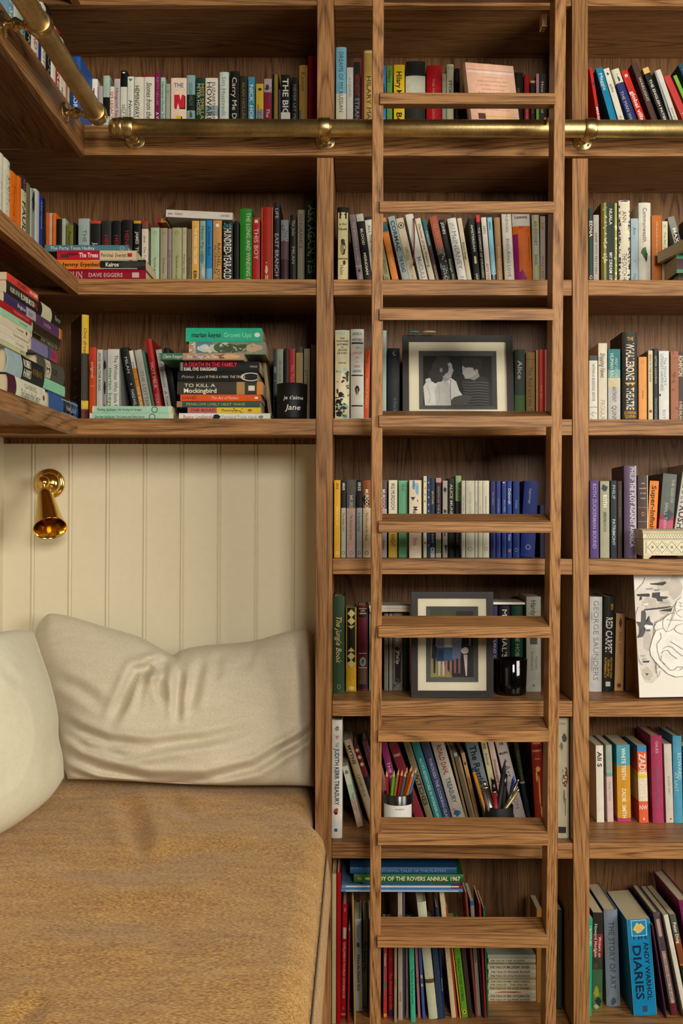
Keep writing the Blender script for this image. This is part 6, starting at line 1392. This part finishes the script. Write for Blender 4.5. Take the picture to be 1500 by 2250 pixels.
z4 = ROW[4]; Yc = PZ(1124, 1531, z4).y + .038; ca, cb = P(1089, 1490, Yc), P(1158, 1490, Yc); r4 = (cb.x - ca.x) / 2; h4 = P(1124, 1447, Yc).z - z4
cup('glass_tumbler', 'glossy black glass tumbler right of the grey photo frame', 'cup', 1123.5, 1490, Yc, z4, r4 * .93, r4, h4, paint('050506', .06, 0, .6, 0), .004)
z5 = ROW[5]; Yc = 2.53; ca, cb = P(842, 1765, Yc), P(907, 1765, Yc); r5 = (cb.x - ca.x) / 2; h5 = P(874, 1750, Yc - r5).z - z5
t, c = cup('pencil_pot', 'black glass pot with a white label holding colour pencils', 'pot', 874.5, 1765, Yc, z5, r5 * .97, r5, h5, BLK)
m = MB(); za, zb_ = .012, P(874, 1771, Yc - r5).z - z5; K = 24
vs = [((r5 + .0004) * math.sin(a), -(r5 + .0004) * math.cos(a), z) for a in [-1.25 + 2.3 * k / K for k in range(K + 1)] for z in (za, zb_)]
m.add(vs, [(2 * k, 2 * k + 2, 2 * k + 3, 2 * k + 1) for k in range(K)], paint('d8d7d2', .6, 0, .3, .02)); m.build('label', t)
m = MB(); put_text(m, 'BYREDO', paint('2c2c2c', .6), .003, P(874, 1779, Yc - r5).z - z5, .022, .0034, False, 0)
for v in m.v: a = v.x / r5; v.x, v.y = (r5 + .0008) * math.sin(a), -(r5 + .0008) * math.cos(a)
m.build('lettering', t)
pot = (c.x, Yc)
def pencil(label, ut, vt, ub, vb, Y, col, grp, zf, lead=None, rr=.0038):
    """hexagonal pencil seen from tip pixel to rim pixel"""
    a, b = P(ut, vt, Y), P(ub, vb, Y + .004); d = (a - b).normalized(); n = (b.z - zf - .012) / d.z; e = b - d * n
    t = thing('colour_pencil', label, 'pencil', e, group=grp)
    L = (a - e).length; Mx = d.to_track_quat('Z', 'Y').to_matrix().to_4x4()
    m = MB(); m.lathe([(.0001, 0), (rr, 0), (rr, L - .017)], paint(col, .35, 0, .4, .02), 6, Mx, False); m.build('shaft', t)
    m = MB(); m.lathe([(rr, L - .017), (.0012, L - .0045)], paint('c9976a', .7), 12, Mx); m.build('sharpened_wood', t)
    m = MB(); m.lathe([(.0012, L - .0045), (.0001, L)], paint(lead or col, .6), 8, Mx); m.build('lead_tip', t)
for lab, a, b, c_, d_, dy, col in (
    ('lime green colour pencil in the labelled pot', 866, 1691, 860, 1748, -.012, '4c9c24'), ('ochre colour pencil in the labelled pot', 876, 1688, 867, 1748, -.004, 'a8702c'),
    ('dark red colour pencil in the labelled pot', 884, 1689, 875, 1748, -.012, '9c1418'), ('slate grey colour pencil in the labelled pot', 892, 1691, 881, 1748, -.016, '4f5258'),
    ('brown orange colour pencil in the labelled pot', 905, 1680, 888, 1748, -.002, '9c5c20'), ('bright orange colour pencil in the labelled pot', 909, 1691, 893, 1748, -.010, 'dc5c14'),
    ('blue colour pencil at the right of the labelled pot', 915, 1683, 899, 1748, 0, '2478a4'), ('scarlet colour pencil leaning by the ladder stile', 849, 1691, 852, 1748, 0, 'a81c14'),
    ('dark brown colour pencil behind the others in the labelled pot', 895, 1683, 884, 1748, .014, '3c2418')):
    pencil(lab, a, b, c_, d_, Yc + dy, col, None, z5)
t, c = cup('pen_pot', 'matte black pot crammed with pens on the sixth shelf', 'pot', 1095, 1770, 2.545, z5, .0355, .0375, P(1095, 1768, 2.545).z - z5, BLKM)
def pen(name, label, ut, vt, ub, vb, Y, r, segs, zf):
    """segs: (from, to, radius factor, material, part name) measured from the top, in metres"""
    a, b = P(ut, vt, Y), P(ub, vb, Y + .003); d = (a - b).normalized(); n = (b.z - zf - .012) / d.z; e = b - d * n
    t = thing(name, label, 'pen', e); L = (a - e).length; Mx = d.to_track_quat('Z', 'Y').to_matrix().to_4x4()
    for s0, s1, f0, f1, mt, nm in segs:
        m = MB(); z0, z1 = (0 if s1 is None else L - s1), L - s0
        m.lathe([(.0001, z0), (r * f1, z0), (r * f1, z0 + .0006), (r * f0, z1 - .0006), (.0001, z1)], mt, 16, Mx); m.build(nm, t)
Yp = 2.545; STEEL = paint('b8b8b4', .22, 1, .5, 0)
pen('ballpoint_pen', 'orange ballpoint pen with a blue cap in the black pot', 1038, 1688, 1057, 1750, Yp - .01, .0042, [(0, .009, .8, .9, paint('1c2c8c', .4), 'cap'), (.009, None, 1, 1, paint('d8841c', .4), 'barrel')], z5)
pen('steel_pen', 'thick shiny steel pen at the front of the black pot', 1063, 1716, 1074, 1765, Yp - .022, .0085, [(0, .012, .55, .6, STEEL, 'button'), (.012, .018, .9, 1, STEEL, 'collar'), (.018, None, 1, 1, STEEL, 'barrel')], z5)
pen('marker_pen', 'black and red marker pen in the black pot', 1083, 1713, 1088, 1768, Yp - .018, .0062, [(0, .028, .8, 1, BLK, 'cap'), (.028, .032, 1.02, 1.02, STEEL, 'ring'), (.032, None, 1.05, 1, paint('8c1418', .35), 'barrel')], z5)
pen('charcoal_stick', 'long black pointed pencil rising highest from the black pot', 1110, 1666, 1096, 1765, Yp - .008, .0078, [(0, .034, .06, .75, BLKM, 'point'), (.034, None, .75, 1, BLKM, 'barrel')], z5)
pen('marker_pen', 'thick black capped marker behind the long pointed pencil', 1109, 1700, 1106, 1765, Yp + .008, .0068, [(0, .03, .9, 1, BLK, 'cap'), (.03, None, .95, .95, BLKM, 'barrel')], z5)
pen('ballpoint_pen', 'pen with a pointed blue end in the black pot', 1129, 1704, 1118, 1765, Yp + .012, .0045, [(0, .012, .2, .9, paint('1c3cac', .3), 'cap'), (.012, None, .95, .95, paint('1c3474', .35), 'barrel')], z5)
pen('ballpoint_pen', 'slim silver pen leaning right in the black pot', 1139, 1712, 1113, 1766, Yp - .004, .0042, [(0, .006, .5, .6, STEEL, 'button'), (.006, None, 1, 1, STEEL, 'barrel')], z5)
pen('ballpoint_pen', 'beige and silver pen leaning right over the pot rim', 1140, 1733, 1116, 1768, Yp - .018, .0044, [(0, .008, .6, .9, STEEL, 'tip'), (.008, None, 1, 1, paint('9c8c5c', .3, .6), 'barrel')], z5)
# ------------------------------------------------------------ inlaid casket
z3 = ROW[3]; Yb = 2.482; x0 = P(1413, 1200, Yb).x; Wb = .215; Db = .10; hb = P(1450, 1184, Yb).z - z3; ht = P(1450, 1169, Yb).z - z3
IV = paint('d9cfb0', .5, 0, .35, .08); IVE = paint('c4b690', .5, 0, .35, .1); INK = paint('1f2420', .5, 0, .3, 0); GRN = paint('7c8474', .6, 0, .3, .1)
t = thing('trinket_box', 'ivory inlaid wooden casket with diamond pattern on the right bay shelf', 'box', (x0 + Wb / 2, Yb, z3 + .0003))
org = Vector((x0 + Wb / 2, Yb, z3 + .0003)); zf = z3 + .0003; foot = .0085
m = MB(); m.box(x0, x0 + Wb, Yb, Yb + Db, zf + foot, z3 + hb - .001, IV); bd = m.build('body', t, org, .0006)
for fx in (0, 1):
    for fy in (0, 1):
        xa = x0 if fx == 0 else x0 + Wb; s_ = 1 if fx == 0 else -1; ya = Yb if fy == 0 else Yb + Db; u_ = 1 if fy == 0 else -1
        m = MB(); pf = [(0, 0), (.012, 0), (.019, .006), (.021, foot), (0, foot)]
        vs = [(xa + s_ * x, ya + u_ * q, zf + z) for q in (0, .012) for x, z in pf]
        m.add(vs, [(0, 1, 2, 3, 4), (9, 8, 7, 6, 5)] + [(k, 5 + k, 5 + (k + 1) % 5, (k + 1) % 5) for k in range(5)], IVE); m.build('foot', t, org)
m = MB(); K = 10; lz = z3 + hb; pf = [(-.0012, 0), (-.0012, .0135), (.006, .0165)] + [(Db / 2 * (1 - math.cos(q)), .0165 + .009 * math.sin(q)) for q in [PI * k / K for k in range(1, K)]] + [(Db - .006, .0165), (Db + .0012, .0135), (Db + .0012, 0)]
vs = [(x, Yb + y_, lz + z) for x in (x0 - .001, x0 + Wb + .001) for y_, z in pf]; n = len(pf)
m.add(vs, [tuple(range(n))[::-1], tuple(range(n, 2 * n))] + [(k, k + 1, n + k + 1, n + k) for k in range(n - 1)] + [(n - 1, 0, n, 2 * n - 1)], IV); ld = m.build('lid', t, org)
m = MB(); yf = Yb - .0004; bz0, bz1 = zf + foot + .004, z3 + hb - .004
def ln(m, a, b, w_, mt, y, flip=False):
    dx, dz = b[0] - a[0], b[1] - a[1]; l = math.hypot(dx, dz); nx, nz = -dz / l * w_, dx / l * w_
    pts = [(a[0] - nx, a[1] - nz), (b[0] - nx, b[1] - nz), (b[0] + nx, b[1] + nz), (a[0] + nx, a[1] + nz)]
    m.add([(p[0], y, p[1]) for p in pts] if not flip else [(y, p[0], p[1]) for p in pts], [(0, 1, 2, 3)], mt)
for a, b in (((x0 + .004, bz0), (x0 + Wb - .004, bz0)), ((x0 + .004, bz1), (x0 + Wb - .004, bz1)), ((x0 + .005, bz0), (x0 + .005, bz1)), ((x0 + .008, bz0 + .002), (x0 + .008, bz1 - .002))): ln(m, a, b, .00035, GRN if a[0] < x0 + .006 else INK, yf)
zm = (bz0 + bz1) / 2; hw = .0121; nd = 8; hh = (bz1 - bz0) / 2 - .0025
for k in range(nd):
    cx = x0 + .0225 + k * 2 * hw
    q = [(cx - hw, zm), (cx, zm + hh), (cx + hw, zm), (cx, zm - hh)]
    for i in range(4): ln(m, q[i], q[(i + 1) % 4], .00042, INK, yf)
    for j in range(6):
        a = PI / 3 * j; ln(m, (cx, zm), (cx + .0045 * math.cos(a), zm + .0045 * math.sin(a)), .0007, GRN, yf + .0001)
    for s_ in (-1, 1):
        for e_ in (-.5, .5): ln(m, (cx + hw + e_ * .012, zm + s_ * hh), (cx + hw, zm + s_ * hh * .45), .00025, GRN, yf)
m.build('front_inlay', bd, org)
m = MB()
for k in range(34):
    cx = x0 + .006 + k * .0062
    for (a, b) in (((cx, lz + .003), (cx + .0031, lz + .0115)), ((cx + .0031, lz + .0115), (cx + .0062, lz + .003))): ln(m, a, b, .00035, GRN, Yb - .0016)
for z in (.0015, .0125): ln(m, (x0 + .001, lz + z), (x0 + Wb - .001, lz + z), .0003, INK, Yb - .0016)
m.build('lid_inlay', ld, org)
m = MB()
for k in range(4):
    cy = Yb + .014 + k * .024
    q = [(cy - .012, zm), (cy, zm + hh), (cy + .012, zm), (cy, zm - hh)]
    for i in range(4): ln(m, q[i], q[(i + 1) % 4], .0004, INK, x0 - .0004, True)
m.build('side_inlay', bd, org)
# ------------------------------------------------------------ line drawing on board
Yd = 2.50; za_ = ROW[4]; a = P(1402, 1526, Yd); wA, hA = .215, P(1400, 1266, Yd + .02).z - za_
t = thing('drawing', 'ink line drawing on white board propped at the right frame edge', 'drawing', (a.x, Yd - .01, za_ + .006), (math.radians(-5), math.radians(-1.2), 0))
m = MB(); m.box(0, wA, 0, .004, 0, hA, paint('e0ddd4', .75, 0, .2, .01)); m.build('board', t)
d = Pic((0, 0), (wA, hA), -.0004)
sx_ = .01129 / wA * .1   # photo px to board fraction, 1 px = 1.14 mm
def q_(u, v):            # photo pixels to picture fractions
    return ((u - 1396 - (v - 1266) * .03) * .001143 / wA, (v - 1266) * .001143 / hA)
def Z(pts): return [q_(1380 + x / 8.03, 1260 + y / 8.03) for x, y in pts]
WASH = 'b9b0a6'
for pts in ([(330, 120), (560, 130), (964, 60), (964, 480), (860, 560), (800, 720), (600, 820), (470, 900), (430, 1180), (400, 1400), (470, 1700), (520, 1880), (420, 1960), (300, 1940), (230, 1750), (170, 1500), (150, 1200), (180, 700), (150, 400)],): d.poly(Z(pts), 'cfc8bf')
for cx, cy, rx, ry in ((850, 300, 130, 210), (640, 260, 120, 110), (660, 620, 120, 140), (400, 560, 130, 100), (350, 1230, 80, 170), (330, 1800, 90, 110)): 
    c0 = Z([(cx, cy)])[0]; d.blob(c0[0], c0[1], rx / 8.03 * .00114 / wA, ry / 8.03 * .00114 / hA, WASH, cx, 20, .2)
for pts, col in (([(410, 215), (560, 205), (680, 185), (705, 215), (640, 255), (430, 235)], '1c1c1c'), ([(170, 400), (390, 390), (415, 420), (390, 450), (190, 435)], '222'), ([(225, 445), (265, 440), (270, 490), (220, 515)], '2c2c2e'),
    ([(450, 380), (590, 370), (560, 440), (740, 455), (700, 490), (620, 500), (640, 540), (540, 530), (520, 480), (440, 460)], '2f3136'), ([(290, 665), (560, 640), (780, 620), (790, 640), (640, 665), (330, 690)], '333336'), ([(560, 705), (640, 680), (800, 655), (780, 720), (660, 710)], '2a2a2c'),
    ([(250, 700), (310, 675), (335, 740), (330, 850), (370, 860), (370, 790), (395, 790), (405, 880), (450, 920), (460, 960), (420, 940), (300, 935), (290, 1010), (320, 1050), (270, 1150), (200, 1165), (150, 1160), (200, 1120), (205, 980), (150, 880), (240, 890)], '4a4b4e'),
    ([(320, 1025), (400, 1025), (405, 1055), (330, 1050)], '3a3432'), ([(260, 1570), (380, 1565), (370, 1600), (265, 1600)], '37383a'), ([(300, 1780), (365, 1790), (330, 1830)], '4a4644'),
    ([(330, 300), (470, 290), (460, 325), (360, 330)], '8a949c'), ([(480, 320), (600, 315), (560, 350), (490, 350)], '7c868e'), ([(590, 545), (740, 545), (730, 570), (600, 575)], '96a0a4'), ([(220, 1470), (310, 1470), (290, 1495), (230, 1490)], '9aa4a4'), ([(250, 1530), (330, 1525), (320, 1550), (255, 1560)], '9aa8a8'),
    ([(270, 570), (380, 560), (370, 600), (290, 595)], 'dcdcd6'), ([(290, 960), (440, 950), (420, 1010), (330, 1015)], 'e0e4e8')):
    if len(col) == 3: col = col * 2
    d.poly(Z(pts), col)
FIG = 'e3e0d8'
d.poly(Z([(964, 470), (880, 520), (850, 620), (845, 750), (700, 790), (600, 870), (500, 910), (465, 1010), (500, 1030), (430, 1200), (385, 1370), (400, 1480), (520, 1640), (680, 1790), (820, 1860), (964, 1860)]), FIG)
LNE = '55504c'
for pts in ([(325, 110), (290, 200), (200, 290), (130, 380)], [(150, 820), (160, 720), (200, 620)], [(964, 470), (890, 520), (850, 620), (850, 700), (880, 770), (964, 830)], [(840, 750), (770, 745), (690, 800), (600, 870)], [(600, 870), (520, 900), (470, 980), (480, 1050)], [(650, 840), (620, 900), (625, 1000), (680, 1070), (760, 1050), (820, 1010)], [(690, 860), (770, 865), (880, 870), (964, 880)], [(964, 930), (860, 965), (820, 1030), (870, 1080), (964, 1120)],
    [(610, 1010), (500, 1040), (430, 1200), (385, 1370), (400, 1480), (480, 1590), (560, 1680), (690, 1800), (830, 1860), (964, 1850)], [(580, 1080), (590, 1180), (510, 1280), (520, 1400), (560, 1550), (650, 1640)], [(750, 1240), (860, 1310), (964, 1380)], [(620, 1360), (700, 1320), (780, 1340), (870, 1430), (964, 1500)], [(590, 1450), (620, 1400), (700, 1390), (760, 1470), (860, 1545)], [(590, 1480), (575, 1560), (650, 1650), (740, 1740), (800, 1735), (870, 1680), (964, 1690)], [(900, 1740), (964, 1700)], [(890, 720), (930, 690), (964, 680)], [(930, 600), (964, 640)], [(920, 550), (964, 585)],
    [(535, 1665), (545, 1700)], [(480, 1740), (490, 1790)], [(560, 1740), (545, 1810), (515, 1850)], [(150, 1250), (150, 1400), (190, 1560), (250, 1640)]): d.line(Z(pts), .0016, LNE)
d.m.build('ink_lines', t)
